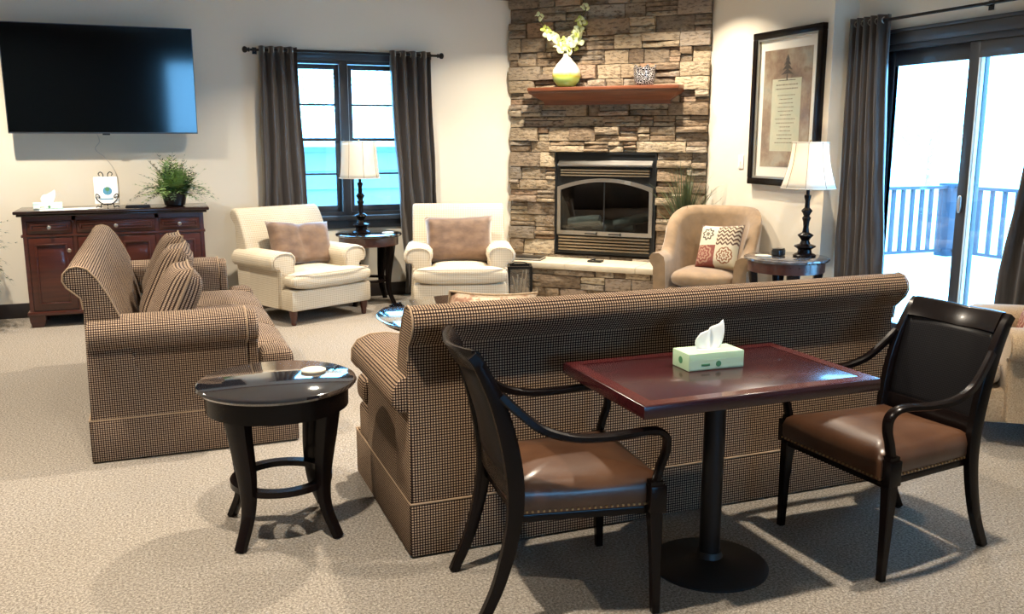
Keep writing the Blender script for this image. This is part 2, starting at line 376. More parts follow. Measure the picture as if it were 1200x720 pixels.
for x0, x1 in ((WX0+.04, 1.684), (1.768, WX1-.04)):
    for z0, z1, zm, yy in ((1.53, 2.245, 1.872, .03), (WZ0+.05, 1.56, 1.215, .055)):
        b = B(); s_ = .042
        b.box(x0, x0+s_, yo+yy, yo+yy+.035, z0, z1, .004); b.box(x1-s_, x1, yo+yy, yo+yy+.035, z0, z1, .004)
        b.box(x0+s_, x1-s_, yo+yy, yo+yy+.035, z1-.045 if z1 > 2 else z1-.03, z1, .004); b.box(x0+s_, x1-s_, yo+yy, yo+yy+.035, z0, z0+(.03 if z0 > 1 else .06), .004)
        sash = obj('sash', b, m_trimw, w1)
        obj('muntin', B().box(x0+s_, x1-s_, yo+yy+.006, yo+yy+.028, zm-.009, zm+.009), m_trimw, sash)
        obj('pane', B().box(x0+.02, x1-.02, yo+yy+.015, yo+yy+.019, z0+.01, z1-.01), m_glass, sash)
for xx in (1.6835, 1.7655):
    obj('jamb_strip', B().box(xx, xx+.003, yo+.004, yo+.028, WZ0+.05, 2.245), m_steel, w1)

# door_1: sliding patio door
d1 = semp('door_1'); x0 = DX
b = B(); b.box(x0-.025, x0-.001, DY0-.09, DY1+.09, DZ-.03, DZ+.05, .006); b.box(x0-.022, x0-.001, DY0-.09, DY0+.03, 0, DZ-.03, .006); b.box(x0-.022, x0-.001, DY1-.03, DY1+.09, 0, DZ-.03, .006)
b.box(x0-.035, x0-.001, DY0-.09, DY1+.09, DZ+.05, DZ+.075, .005)
obj('casing', b, m_trimw, d1)
b = B(); b.box(x0+.001, x0+.14, DY0, DY1, DZ-.07, DZ); b.box(x0+.001, x0+.14, DY0, DY1, 0, .03); b.box(x0+.001, x0+.14, DY0, DY0+.05, .03, DZ-.07); b.box(x0+.001, x0+.14, DY1-.05, DY1, .03, DZ-.07)
obj('door_frame', b, m_trimw, d1)
for nm, ya, yb, dx in (('fixed_panel', 4.62, DY1-.05, .06), ('sliding_panel', DY0+.05, 4.72, .015)):
    b = B(); st = .085
    b.box(x0+dx, x0+dx+.04, ya, ya+st, .03, DZ-.07, .005); b.box(x0+dx, x0+dx+.04, yb-st, yb, .03, DZ-.07, .005)
    b.box(x0+dx, x0+dx+.04, ya+st, yb-st, .03, .17, .005); b.box(x0+dx, x0+dx+.04, ya+st, yb-st, DZ-.18, DZ-.07, .005)
    pn = obj(nm, b, m_trimw, d1)
    obj('pane', B().box(x0+dx+.018, x0+dx+.022, ya+.04, yb-.04, .1, DZ-.1), m_glass, pn)
    if nm[0] == 's':
        b = B(); b.box(x0+dx-.001, x0+dx-.004, yb-st-.012, yb-st-.002, .17, DZ-.18); b.box(x0+dx+.005, x0+dx+.03, yb-st-.02, yb-st-.001, .17, DZ-.18)
        obj('weather_strip', b, M('pale_vinyl', (.62, .68, .66), .5), pn)
        b = B(); b.sq((x0+dx-.012, yb-.04, 1.11), (.011, .016, .06), 4, 3, 5); obj('door_handle', b, m_steel, pn)

# wall plate beside the picture
wp = thing('light_switch', 'white switch plate on the wall left of the framed picture', 'switch', (RX-.001, 6.87, 1.35))
obj('plate', B().box(-.008, 0, -.038, .038, -.06, .06, .003), m_white, wp); obj('toggle', B().box(-.016, -.008, -.006, .006, -.012, .012, .002), m_white, wp)

# ------------------------------------------------------------------ recessed ceiling lights
ld = [(-1.2, 7.6, 'over the sideboard', 1.1), (1.5, 7.2, 'over the cream armchairs', 1.0), (3.35, 7.75, 'over the left part of the stone fireplace', .75), (4.15, 7.0, 'over the right part of the stone fireplace', .75), (-1.1, 4.4, 'left of the near-left sofa', 1.15), (1.6, 4.7, 'over the coffee table', 1.25), (3.9, 4.7, 'near the patio door', .6), (.15, 2.35, 'over the black round table', 1.05), (2.7, 2.35, 'over the right dining chair', .75), (.1, -.6, 'behind the camera on the left', .2), (2.75, -.6, 'behind the camera on the right', .2)]
for x, y, wh, k in ld:
    t = thing('recessed_light', 'round recessed ceiling light '+wh, 'light', (x, y, CZ-.001))
    obj('trim_ring', B().lathe([(.075, 0), (.078, -.006), (.095, -.008), (.1, -.002), (.1, 0)], 24, caps=False), m_white, t)
    obj('diffuser', B().lathe([(.074, -.001), (.074, -.004)], 24), m_lit, t)
    la = bpy.data.lights.new('downlight', 'AREA'); la.shape = 'DISK'; la.size = .10; la.energy = LAMP_W*k; la.color = LAMP_COL; la.spread = R(125)
    lo = bpy.data.objects.new('downlight', la); COL.objects.link(lo); lo.parent = t; lo.location = (0, 0, -.02)

# ------------------------------------------------------------------ stone fireplace (diagonal in the corner)
# local frame: x along the face (0 at the window wall end, to the right), y toward the room, z up
P0 = V((CD-WY, WY, 0)); FL = (RX-(CD-WY))*math.sqrt(2)
FRZ = -pi/4
fp = thing('stone_fireplace', 'tall stacked brown ledge stone chimney breast in the corner', 'fireplace', P0, FRZ)
# local y axis after rz=-45 is (sin45, cos45) = into the corner; room is -y
IX0, IX1, IZ0, IZ1 = .50, 1.555, .40, 1.42
core = B()
core.prism([(0, 0), (FL, 0), (FL-.62, .61), (.62, .61)], 'z', 1.42, CZ-.002)
core.prism([(0, 0), (IX0, 0), (IX0, .6), (.61, .6)], 'z', 0, 1.42); core.prism([(IX1, 0), (FL, 0), (FL-.61, .6), (IX1, .6)], 'z', 0, 1.42)
core.box(IX0, IX1, 0, .6, 0, IZ0-.01)
obj('backing', core, m_mortar, fp)
def stone_mesh(w_, h, d, rng):
    nx = max(2, min(5, int(w_/.07)+1)); nz = 3 if h > .06 else 2; t = B(); rows = []
    ca = rng.uniform(-.10, .10); cb = rng.uniform(-.3, .3)
    for k in range(nz+1):
        r = []
        for i in range(nx+1):
            ex = min(i, nx-i) == 0; ez = min(k, nz-k) == 0
            j = rng.uniform(-.0035, .0035)
            dd = d+ca*(i/nx-.5)*w_+cb*(k/nz-.5)*h*.6+rng.uniform(-.008, .008)-(.007 if ex else 0)-(.006 if ez else 0)
            r.append((i/nx*w_+(0 if not ex else (abs(j) if i == 0 else -abs(j))), -max(dd, .012), k/nz*h+(0 if not ez else (abs(j) if k == 0 else -abs(j)))))
        rows.append(r)
    bm = bmesh.new(); vs = [[bm.verts.new(p) for p in r] for r in rows]
    for k in range(nz):
        for i in range(nx): bm.faces.new((vs[k][i], vs[k][i+1], vs[k+1][i+1], vs[k+1][i]))
    loop = vs[0][:]+[vs[k][nx] for k in range(1, nz+1)]+[vs[nz][i] for i in range(nx-1, -1, -1)]+[vs[k][0] for k in range(nz-1, 0, -1)]
    bk = [bm.verts.new((v.co.x, .004, v.co.z)) for v in loop]; n = len(loop)
    for i in range(n): bm.faces.new((loop[i], bk[i], bk[(i+1) % n], loop[(i+1) % n]))
    bmesh.ops.recalc_face_normals(bm, faces=bm.faces); t.add(bm); return t
def lay(x0, x1, z0, z1, rng, holes=(), hr=(.10, .155)):
    out = []; z = z0
    while z < z1-.02:
        h = rng.uniform(*hr); h = min(h, z1-z)
        if z1-z-h < .05: h = z1-z
        for (hx0, hx1, hz0, hz1) in holes:      # courses break at the hole's edges
            for e in (hz0, hz1):
                if z+.02 < e < z+h+.03: h = e-z
        spans = [(x0, x1)]
        for (hx0, hx1, hz0, hz1) in holes:
            if z+h/2 > hz0 and z+h/2 < hz1: spans = [(x0, hx0), (hx1, x1)]
        for a, c in spans:
            x = a
            while x < c-.01:
                w_ = rng.choice((.12, .17, .22, .27, .32, .38))*rng.uniform(.85, 1.15)
                if c-x-w_ < .09: w_ = c-x
                q = rng.random()
                if h < .075 or q < .42: out.append((x, z, w_, h))
                elif q < .88:
                    s_ = h*rng.uniform(.36, .62); out.append((x, z, w_, s_))
                    if w_ > .28 and rng.random() < .5:
                        u = w_*rng.uniform(.4, .6); out.append((x, z+s_, u, h-s_)); out.append((x+u, z+s_, w_-u, h-s_))
                    else: out.append((x, z+s_, w_, h-s_))
                else:
                    for k in range(3): out.append((x, z+h*k/3, w_, h/3))
                x += w_
        z += h
    return out
rng = random.Random(11)
sts = lay(.0, FL, .0, CZ-.006, rng, [(IX0, IX1, IZ0-.02, IZ1)])
sts = [s for s in sts if s[1]+s[3] > .33]
sts.sort(key=lambda s: -s[2]*s[3])
G = .004
for i, (x, z, w_, h) in enumerate(sts):
    if i < 300:
        o = obj('stone', stone_mesh(w_-G, h-G, rng.choice((.016, .03, .045, .06, .078)), rng), m_stone, fp, sharp=28, uv=False, loc=(x+G/2, 0, z+G/2))
if len(sts) > 300:
    b = B()
    for (x, z, w_, h) in sts[300:]:
        t = stone_mesh(w_-G, h-G, rng.choice((.022, .03, .045)), rng)
        bmesh.ops.translate(t.b, verts=t.b.verts, vec=(x+G/2, 0, z+G/2)); b.add(t.b)
    o = obj('small_stones', b, m_stone, fp, sharp=28, uv=False); o['kind'] = 'stuff'
# raised hearth
HP = .53; HT = .36
he = thing('stone_hearth', 'raised stone hearth with cream slabs in front of the fireplace', 'hearth', P0, FRZ)
hx0, hx1 = -HP+.02, FL+HP-.03
obj('backing', B().prism([(hx0+.05, -HP+.06), (hx1-.05, -HP+.06), (FL-.01, -.066), (.01, -.066)], 'z', 0, .30), m_mortar, he)
rng = random.Random(5)
for (x, z, w_, h) in lay(hx0+.06, hx1-.06, .0, .30, rng, hr=(.085, .13)):
    obj('stone', stone_mesh(w_-G, h-G, rng.choice((.02, .03, .04, .05)), rng), m_stone, he, sharp=28, uv=False, loc=(x+G/2, -HP+.062, z+G/2))
for xa, xb in ((hx0, .22), (.225, .80), (.805, 1.50), (1.505, hx1)):
    la = xa if xa > hx0 else hx0; 
    # keep the slab ends out of the side walls
    fa, fb = xa, xb
    ba = max(xa, .0) if xa == hx0 else xa; bb = min(xb, FL) if xb == hx1 else xb
    obj('hearth_slab', B().prism([(fa, -HP), (fb, -HP), (bb, -.066), (ba, -.066)], 'z', .302, HT, .006), m_slab, he)

# fireplace insert
fi = thing('fireplace_insert', 'black gas fireplace insert with arched silver door frame', 'fireplace', P0, FRZ)
cx = (IX0+IX1)/2
Z = lambda zz: zz
b = B()
arch = lambda x, zt, zs, hw: zs+(zt-zs)*(1-(abs(x-cx)/hw)**2)
hw = .475
b.box(IX0+.003, IX1-.003, -.02, .0, 1.17, IZ1-.003); b.box(IX0+.003, cx-hw, -.02, 0, IZ0, 1.17); b.box(cx+hw, IX1-.003, -.02, 0, IZ0, 1.17); b.box(cx-hw, cx+hw, -.02, 0, IZ0, .63)
for k in range(16):
    xa = cx-hw+2*hw*k/16; xb = xa+2*hw/16; b.prism([(xa, arch(xa, 1.15, 1.06, hw)), (xb, arch(xb, 1.15, 1.06, hw)), (xb, 1.171), (xa, 1.171)], 'y', -.02, 0)
b.box(IX0+.003, IX0+.02, -.035, 0, IZ0, IZ1-.003); b.box(IX1-.02, IX1-.003, -.035, 0, IZ0, IZ1-.003); b.box(IX0+.02, IX1-.02, -.035, 0, IZ1-.02, IZ1-.003)
obj('surround', b, m_matblack, fi)
b = B(); b.box(cx-hw, cx+hw, .40, .42, .55, 1.17); b.box(cx-hw-.01, cx-hw, .0, .42, .5, 1.17); b.box(cx+hw, cx+hw+.01, 0, .42, .5, 1.17); b.box(cx-hw, cx+hw, 0, .42, .54, .56); b.box(cx-hw, cx+hw, 0, .42, 1.17, 1.18)
obj('firebox', b, M('sooty_firebox', (.035, .035, .033), .9), fi)
b = B(); n = 24
outer = [(cx-hw-.02, .595)]+[(cx-hw-.02+2*(hw+.02)*k/n, arch(cx-hw-.02+2*(hw+.02)*k/n, 1.165, 1.075, hw+.02)) for k in range(n+1)]+[(cx+hw+.02, .595)]
inner = [(cx-hw+.015, .635)]+[(cx-hw+.015+2*(hw-.015)*k/n, arch(cx-hw+.015+2*(hw-.015)*k/n, 1.13, 1.045, hw-.015)) for k in range(n+1)]+[(cx+hw-.015, .635)]
for k in range(len(outer)):
    j = (k+1) % len(outer); b.prism([outer[k], outer[j], inner[j], inner[k]], 'y', -.045, -.021)
obj('door_frame', b, m_steel, fi)
b = B(); b.prism([(cx-hw, .63)]+[(cx-hw+2*hw*k/n, arch(cx-hw+2*hw*k/n, 1.14, 1.055, hw)) for k in range(n+1)]+[(cx+hw, .63)], 'y', -.030, -.026); obj('glass_door', b, m_fireglass, fi)
obj('door_seam', B().box(cx-.006, cx+.006, -.034, -.0305, .636, 1.13), m_matblack, fi)
obj('hood', B().prism([(-.021, 1.34), (-.07, 1.30), (-.07, 1.285), (-.021, 1.275)], 'x', cx-.485, cx+.485, .003), m_steel, fi)
for k in range(3): obj('louver', B().prism([(-.021, 1.258-k*.026), (-.05, 1.250-k*.026), (-.052, 1.238-k*.026), (-.021, 1.236-k*.026)], 'x', cx-.46, cx+.46), m_gold, fi)
for k in range(5): obj('louver', B().prism([(-.021, .585-k*.031), (-.05, .577-k*.031), (-.052, .561-k*.031), (-.021, .559-k*.031)], 'x', cx-.475, cx+.475), m_gold, fi)
for sx in (-.13, .12):
    b = B(); b.tube([(cx+sx-.06, -.06, .612), (cx+sx+.06, -.06, .612)], .006, 8); b.tube([(cx+sx-.045, -.06, .612), (cx+sx-.045, -.044, .612)], .005, 6); b.tube([(cx+sx+.045, -.06, .612), (cx+sx+.045, -.044, .612)], .005, 6); b.box(cx+sx+.058, cx+sx+.066, -.066, -.054, .60, .628)
    obj('handle', b, m_iron, fi)
m_log = M('grey_brown_log_bark', (.45, .40, .32), .9, var=(.70, .64, .54), scale=9, bmp=.6, bscale=14, bdist=.02)
for pa, pb, r_ in (((cx-.42, .12, .70), (cx-.08, .10, .74), .058), ((cx+.05, .14, .70), (cx+.40, .2, .78), .05), ((cx-.2, .22, .68), (cx+.25, .2, .67), .055)):
    pts = [V(pa).lerp(V(pb), k/6) for k in range(7)]; obj('log', B().tube(pts, [r_*q for q in (.9, 1, 1.05, .97, 1.04, 1, .85)], 12), m_log, fi)
obj('ember_bed', B().sq((cx, .16, .575), (.42, .13, .05), 4, 2, 8), M('grey_ember_bed', (.12, .11, .10), .95, bmp=.8, bscale=40), fi)

# mantel
mt = thing('mantel_shelf', 'red-brown wooden mantel shelf on the stone chimney', 'mantel', P0+V((0, 0, 0)), FRZ)
mx0, mx1 = .29, 1.80; MZ = 2.045
obj('board', B().box(mx0, mx1, -.27, -.0, MZ-.035, MZ, .006), m_mantel, mt)
b = B(); rows = []
for k, (ins, z) in enumerate(((.005, MZ-.036), (.01, MZ-.055), (.05, MZ-.085), (.09, MZ-.115), (.115, MZ-.13), (.12, MZ-.165))):
    rows.append([(mx0+ins, 0, z), (mx0+ins, -.265+ins*1.35, z), (mx1-ins, -.265+ins*1.35, z), (mx1-ins, 0, z)])
b.grid(rows, True, True); obj('moulding', b, m_mantel, mt, sharp=20)

def fpt(x, y, z): # local fireplace point to world
    return V((P0.x+x*cos(FRZ)-y*sin(FRZ), P0.y+x*sin(FRZ)+y*cos(FRZ), z))
# vase with flowers
p = fpt(.66, -.16, MZ+.001)
va = thing('flower_vase', 'round cream and green glazed vase on the mantel', 'vase', p)
obj('body', B().lathe([(.05, 0), (.085, .01), (.125, .06), (.142, .11), (.132, .165), (.095, .22), (.055, .262), (.034, .29), (.03, .305), (.036, .318), (.028, .318), (.024, .30)], 32, caps=False), m_vase, va)
fl = thing('flower_spray', 'white and lime blossom sprays standing in the green vase', 'flowers', p+V((0, 0, .05)))
rr = random.Random(3); b = B(); tips = []
ex = V((cos(FRZ+.4), sin(FRZ+.4), 0))
for u, hgt in ((-.30, .46), (-.22, .36), (-.12, .28), (.02, .25), (.10, .33), (.16, .44), (.20, .55), (-.05, .24), (.12, .26)):
    e = ex*u*.9+V((0, 0, hgt+.14)); pts = spline([(0, 0, .0), (0, 0, .24), tuple(ex*u*.35+V((0, 0, .27+.3*(hgt-.1)))), tuple(e)], 5)
    b.tube(pts, .004, 5); tips += [pts[-1], pts[-3], pts[-4], pts[-6], pts[-7]] if hgt > .3 else [pts[-1], pts[-3]]
obj('stem', b, m_stem, fl)
for i, tp in enumerate(tips):
    t = B(); k = rr.uniform(.030, .042)
    for a in range(5):
        an = a*2*pi/5+rr.random(); d = V((cos(an), sin(an)*.5, sin(an)*.8))*k
        t.sq((0, 0, 0), (k*.75, k*.55, .006), 2, 2, 3, MX.Translation(d)@MX.Rotation(an, 4, 'Y')@MX.Rotation(rr.uniform(0, 3), 4, 'X'))
    obj('blossom', t, m_petalg if i % 4 == 1 else m_petal, fl, loc=tuple(tp+V((rr.uniform(-.02, .02), -.02, rr.uniform(-.02, .02)))))
p = fpt(1.44, -.15, MZ+.001)
ca = thing('mosaic_candle_holder', 'black and white mosaic candle bowl on the right of the mantel', 'candle holder', p)
rows = []
for k, (r_, z) in enumerate(((.06, 0), (.085, .01), (.098, .05), (.10, .09), (.102, .13), (.108, .17))):
    rows.append([(r_*cos(2*pi*j/28), r_*sin(2*pi*j/28), z+(.014*sin(j*2.3)+.010*sin(j*5.1) if k == 5 else 0)) for j in range(28)])
inner_ = [[(q[0]*.9, q[1]*.9, q[2]) for q in rows[5]]]+[[(q[0]*.88, q[1]*.88, max(q[2], .012)) for q in rows[1]]]
obj('bowl', B().grid(rows+inner_, True, True), m_cells, ca)
obj('candle', B().lathe([(.04, .013), (.04, .10), (.036, .105)], 16), M('cream_wax', (.75, .68, .55), .5), ca)

# books and remote on the hearth
p = fpt(.30, -.33, HT+.001)
bk = thing('black_album', 'thin black album lying on the left of the hearth slab', 'book', p, FRZ+.12)
obj('cover', B().box(-.19, .19, -.12, .12, 0, .006, .002).box(-.19, .19, -.12, .12, .022, .028, .002), m_plastic, bk); obj('page_block', B().box(-.183, .183, -.112, .112, .006, .022), m_white, bk)
p = fpt(1.04, -.28, HT+.001)
rc = thing('small_black_device', 'small flat black device lying on the hearth before the fireplace', 'device', p, FRZ)
obj('case', B().box(-.08, .06, -.05, .05, 0, .018, .005), m_plastic, rc); obj('knob', B().lathe([(.02, .018), (.02, .028), (.012, .03)], 12), m_plastic, rc, loc=(-.03, 0, 0))

# ------------------------------------------------------------------ curtains and rods
def rod(label, a, c, fin=(True, True), nrm=(0, 1, 0), off=.10):
    t = thing('curtain_rod', label, 'curtain rod', a); a = V(a); c = V(c); d = (c-a); u = d.normalized(); n_ = V(nrm)
    obj('pole', B().tube([(0, 0, 0), tuple(d)], .011, 12), m_iron, t)
    for on, q, s_ in ((fin[0], V(), -1), (fin[1], d, 1)):
        if on:
            b = B(); b.lathe([(.011, 0), (.02, .004), (.02, .012), (.012, .018), (.022, .026), (.030, .042), (.026, .058), (.012, .066), (.001, .068)], 14, MX.Translation(q)@(u*s_).to_track_quat('Z', 'Y').to_matrix().to_4x4())
            obj('finial', b, m_iron, t)
    for q in (u*.05, d-u*.05) if d.length < 2 else (u*.05, d*.5, d-u*.05):
        b = B(); b.tube([tuple(q), tuple(q+n_*(off-.004))], .007, 8); b.box(-.02, .02, -.003, .003, -.03, .03, mx=MX.Translation(q+n_*(off-.005))@(MX.Rotation(0 if abs(nrm[1]) > .5 else pi/2, 4, 'Z')))
        obj('bracket', b, m_iron, t)
    return t
def curtain(label, pt0, pt1, pb0, pb1, zt, zb, waves, amp, nrm, rodz, seed=0, group=None):
    rg = random.Random(seed); t = thing('curtain', label, 'curtain', (pt0[0], pt0[1], 0), group=group); O = V((pt0[0], pt0[1], 0)); n_ = V(nrm)
    NU = waves*10; rows = []; ph = [rg.uniform(-.35, .35) for _ in range(waves*2+2)]; am = [rg.uniform(.75, 1.2) for _ in range(waves*2+2)]
    A0, A1, B0, B1 = (V((*q, 0)) for q in (pt0, pt1, pb0, pb1))
    for k in range(15):
        s_ = k/14; z = lerp(zt, zb, s_); r = []
        for i in range(NU+1):
            u = i/NU; e = sm(s_*1.0)
            p_ = A0.lerp(A1, u).lerp(B0.lerp(B1, u), e); j = int(u*waves*2); f = u*waves*2-j
            pa = lerp(ph[j], ph[j+1], sm(f)); a_ = lerp(am[j], am[j+1], sm(f))
            dd = amp*(1+(a_-1)*e)*sin(2*pi*waves*u+pa*e*2)*(1-.25*e)
            p_ = p_+n_*dd+(A1-A0).normalized()*(.012*e*sin(5*s_*pi+j))
            r.append((p_.x-O.x, p_.y-O.y, z))
        rows.append(r)
    o = obj('drape', B().grid(rows), m_curtain, t, sharp=180); md = o.modifiers.new('thickness', 'SOLIDIFY'); md.thickness = .004
    b0 = B(); ux = (A1-A0).normalized()
    for i in range(waves*2):
        u = (i+.5)/(waves*2)*1.0; u = (i)/(waves*2)+.0; q = A0.lerp(A1, max(u, .01))
        if i == 0: continue
        ring = [tuple((MX.Rotation(0, 4, 'X')@V((0, 0, 0)))+n_*(.022*cos(a))+V((0, 0, .022*sin(a)))) for a in [2*pi*k/14 for k in range(14)]]
        bb = B(); bb.tube([V(p_)+(q-O)+V((0, 0, rodz)) for p_ in ring], .0045, 6, closed=True); obj('grommet', bb, m_steel, t)
    return t
RZ = 2.345; RY = WY-.11
rod('black curtain rod with ball finials above the two-sash window', (.865, RY, RZ), (2.625, RY, RZ), (True, True), (0, 1, 0), .11)
curtain('dark grey-brown curtain on the left side of the window', (.945, RY), (1.285, RY), (.90, RY), (1.36, RY), RZ+.035, .03, 4, .045, (0, -1, 0), RZ, 1)
curtain('dark grey-brown curtain on the right side of the window', (2.155, RY), (2.56, RY), (2.26, RY), (2.62, RY), RZ+.035, .03, 4, .045, (0, -1, 0), RZ, 5)
XR = DX-.10; DZR = 2.40
rod('long black curtain rod above the sliding patio door', (XR, 5.72, DZR), (XR, 3.40, DZR), (False, True), (1, 0, 0), .10)
curtain('grey curtain gathered at the left side of the patio door', (XR, 5.71), (XR, 5.36), (XR, 5.73), (XR, 5.22), DZR+.04, .03, 5, .045, (-1, 0, 0), DZR, 8)
curtain('grey curtain at the right side of the patio door, cut by the photo edge', (XR, 4.02), (XR, 3.55), (XR, 4.26), (XR, 3.6), DZR+.04, .03, 5, .045, (-1, 0, 0), DZR, 9)

# ------------------------------------------------------------------ framed picture
PY0, PY1, PZ0, PZ1 = 5.83, 6.71, 1.165, 2.43
pc = thing('framed_picture', 'large black-framed tree and poem print hung on the right wall', 'picture', (RX-.001, (PY0+PY1)/2, (PZ0+PZ1)/2))
hy, hz = (PY1-PY0)/2, (PZ1-PZ0)/2
b = B(); F = .055
for a in ((-hy, hy, hz-F, hz), (-hy, hy, -hz, -hz+F), (-hy, -hy+F, -hz+F, hz-F), (hy-F, hy, -hz+F, hz-F)): b.box(-.05, 0, a[0], a[1], a[2], a[3], .006)
obj('frame', b, m_black, pc)
b = B(); g = F; q = .018
for a in ((-hy+g, hy-g, hz-g-q, hz-g), (-hy+g, hy-g, -hz+g, -hz+g+q), (-hy+g, -hy+g+q, -hz+g+q, hz-g-q), (hy-g-q, hy-g, -hz+g+q, hz-g-q)): b.box(-.038, -.002, a[0], a[1], a[2], a[3])
obj('inner_frame', b, m_mirror, pc)
obj('mat_board', B().box(-.016, -.004, -hy+g+q, hy-g-q, -hz+g+q, hz-g-q), M('cream_mat_board', (.78, .76, .68), .8), pc)
py, pz = hy-.135, hz-.155
obj('print', B().box(-.0185, -.016, -py, py, -pz, pz), m_print, pc)
obj('poem_panel', B().box(-.0195, -.0186, -.185, .185, -pz+.13, .24), m_panel, pc)
b = B()
for z, wd in ((.30, .0), ): pass
z = .185; rr = random.Random(9)
for i in range(15):
    wd = (.12, .14)[i < 2] if i < 2 else rr.uniform(.07, .125)
    y = -wd
    while y < wd:
        l = rr.uniform(.012, .032); l = min(l, wd-y); b.box(-.0203, -.0196, y, y+l, z, z+(.010 if i < 2 else .007)); y += l+.007
    z -= .050 if i == 1 else .032
obj('poem_lettering', b, m_ink2, pc)
b = B(); zt = pz-.05
for k, (wd, h) in enumerate(((.028, .05), (.045, .06), (.062, .06), (.078, .05))):
    z0 = zt-.045-k*.038; n = 8; poly = [(0, z0+h)]+[(wd*(1-j/n)*(1.0 if j % 2 else .8), z0+h*(j/n)*.2) for j in range(2)]+[(-wd*(.8 if j % 2 else 1.0), z0+h*.2*j/n) for j in range(1, -1, -1)]
    b.prism([(0, z0+h), (wd, z0), (wd*.5, z0+.008), (-wd*.5, z0+.008), (-wd, z0)], 'x', -.0205-k*.0001, -.0190)
b.box(-.0205, -.019, -.007, .007, zt-.20, zt-.155); b.box(-.0205, -.019, -.11, .11, zt-.205, zt-.199)
obj('tree_print', b, m_ink, pc)
obj('glazing', B().box(-.028, -.026, -hy+g+.004, hy-g-.004, -hz+g+.004, hz-g-.004), mk_glass('picture_glass', .0, (1, 1, 1), .06), pc)

# ------------------------------------------------------------------ television
tv = thing('television', 'large black wall-mounted flat television above the sideboard', 'television', (-.375, 8.66, 2.045), rot=(R(2.0), 0, 0))
hw_, hh_ = .748, .45
obj('screen', B().box(-hw_+.006, hw_-.006, -.0005, .012, -hh_+.012, hh_-.006), m_tv, tv)
b = B(); b.box(-hw_, hw_, .0125, .055, -hh_, hh_, .004)
for a in ((-hw_, -hw_+.0055, -hh_+.011, hh_), (hw_-.0055, hw_, -hh_+.011, hh_), (-hw_, hw_, -hh_, -hh_+.0115), (-hw_, hw_, hh_-.0055, hh_)): b.box(a[0], a[1], -.003, .013, a[2], a[3])
obj('bezel', b, M('dark_silver_bezel', (.10, .11, .12), .35, .7), tv)
obj('sensor', B().box(-.03, .03, -.004, .01, -hh_-.012, -hh_+.002, .002), m_plastic, tv)
b = B(); b.box(-.2, .2, .055, .07, -.2, .2); b.box(-.05, .05, .07, .18, -.12, .12); b.box(-.25, .25, .165, .18, -.15, .15); obj('wall_bracket', b, m_iron, tv)
b = B(); b.tube(spline([(-.46, 8.74, 1.62), (-.44, 8.80, 1.53), (-.48, 8.835, 1.46), (-.40, 8.838, 1.38), (-.33, 8.838, 1.24), (-.33, 8.838, 1.0)], 6), .0035, 6)
tag(obj('power_cord', b, M('pale_grey_cord', (.55, .52, .47), .6)), 'thin pale cord hanging down the wall below the television', 'cord')

# ------------------------------------------------------------------ sideboard
SX0, SX1, SY0, SY1 = -1.065, .375, 8.30, 8.80
sb = thing('sideboard', 'dark cherry wood sideboard with three drawers under the television', 'cabinet', ((SX0+SX1)/2, (SY0+SY1)/2, 0))
hx, hy = (SX1-SX0)/2, (SY1-SY0)/2
b = B(); b.box(-hx+.02, hx-.02, -hy+.02, hy, .13, .925); b.box(-hx, hx, -hy-.005, hy, .10, .135, .008); b.box(-hx+.005, hx-.005, -hy+.004, hy, .755, .777, .005)
for xx in (-hx+.02, -.33, .31, hx-.045): b.box(xx, xx+.03, -hy+.006, -hy+.03, .135, .925)
b.box(-hx+.05, hx-.05, -hy+.006, -hy+.03, .89, .925)
obj('body', b, m_cherry, sb)
obj('top', B().box(-hx-.035, hx+.035, -hy-.035, hy+.01, .945, .972, .008).box(-hx-.015, hx+.015, -hy-.015, hy+.005, .926, .9445, .006), m_cherrytop, sb)
for sx in (-1, 1):
    for sy in (-1, 1):
        x = sx*(hx-.07); y = sy*(hy-.07); b = B(); r_ = [[(x+q*a, y+q*c, z) for a, c in ((-1, -1), (1, -1), (1, 1), (-1, 1))] for q, z in ((.042, 0), (.058, .05), (.062, .099))]
        obj('foot', b.grid(r_, True, True), m_cherry, sb)
def front(x0, x1, z0, z1, kind, knob):
    b = B(); y = -hy+.004; f = .035 if kind == 'drawer' else .06
    b.box(x0, x1, y, y+.016, z0, z1, .003)
    for a in ((x0+f-.014, x1-f+.014, z1-f, z1-f+.014), (x0+f-.014, x1-f+.014, z0+f-.014, z0+f), (x0+f-.014, x0+f, z0+f, z1-f), (x1-f, x1-f+.014, z0+f, z1-f)): b.box(a[0], a[1], y-.010, y+.002, a[2], a[3], .004)
    if kind == 'drawer': b.box(x0+f+.006, x1-f-.006, y-.006, y+.002, z0+f+.004, z1-f-.004, .003)
    o = obj(kind, b, m_cherry, sb); k = B(); k.lathe([(.006, 0), (.006, .012), (.015, .018), (.017, .024), (.012, .030), (.001, .032)], 14, MX.Translation((knob[0], y-(.006 if kind == 'drawer' else 0), knob[1]))@MX.Rotation(pi/2, 4, 'X')); obj('knob', k, m_pewter, o)
xs = (-hx+.055, -.335, -.295, .305, .345, hx-.05)
for i in range(3): front(xs[2*i], xs[2*i+1], .785, .885, 'drawer', ((xs[2*i]+xs[2*i+1])/2, .835))
front(xs[0], xs[1], .15, .745, 'door', (xs[1]-.03, .64)); front(xs[4], xs[5], .15, .745, 'door', (xs[4]+.03, .64))
front(xs[2], 0, .15, .745, 'door', (-.03, .64)); front(.008, xs[3], .15, .745, 'door', (.04, .64))
ST = .973
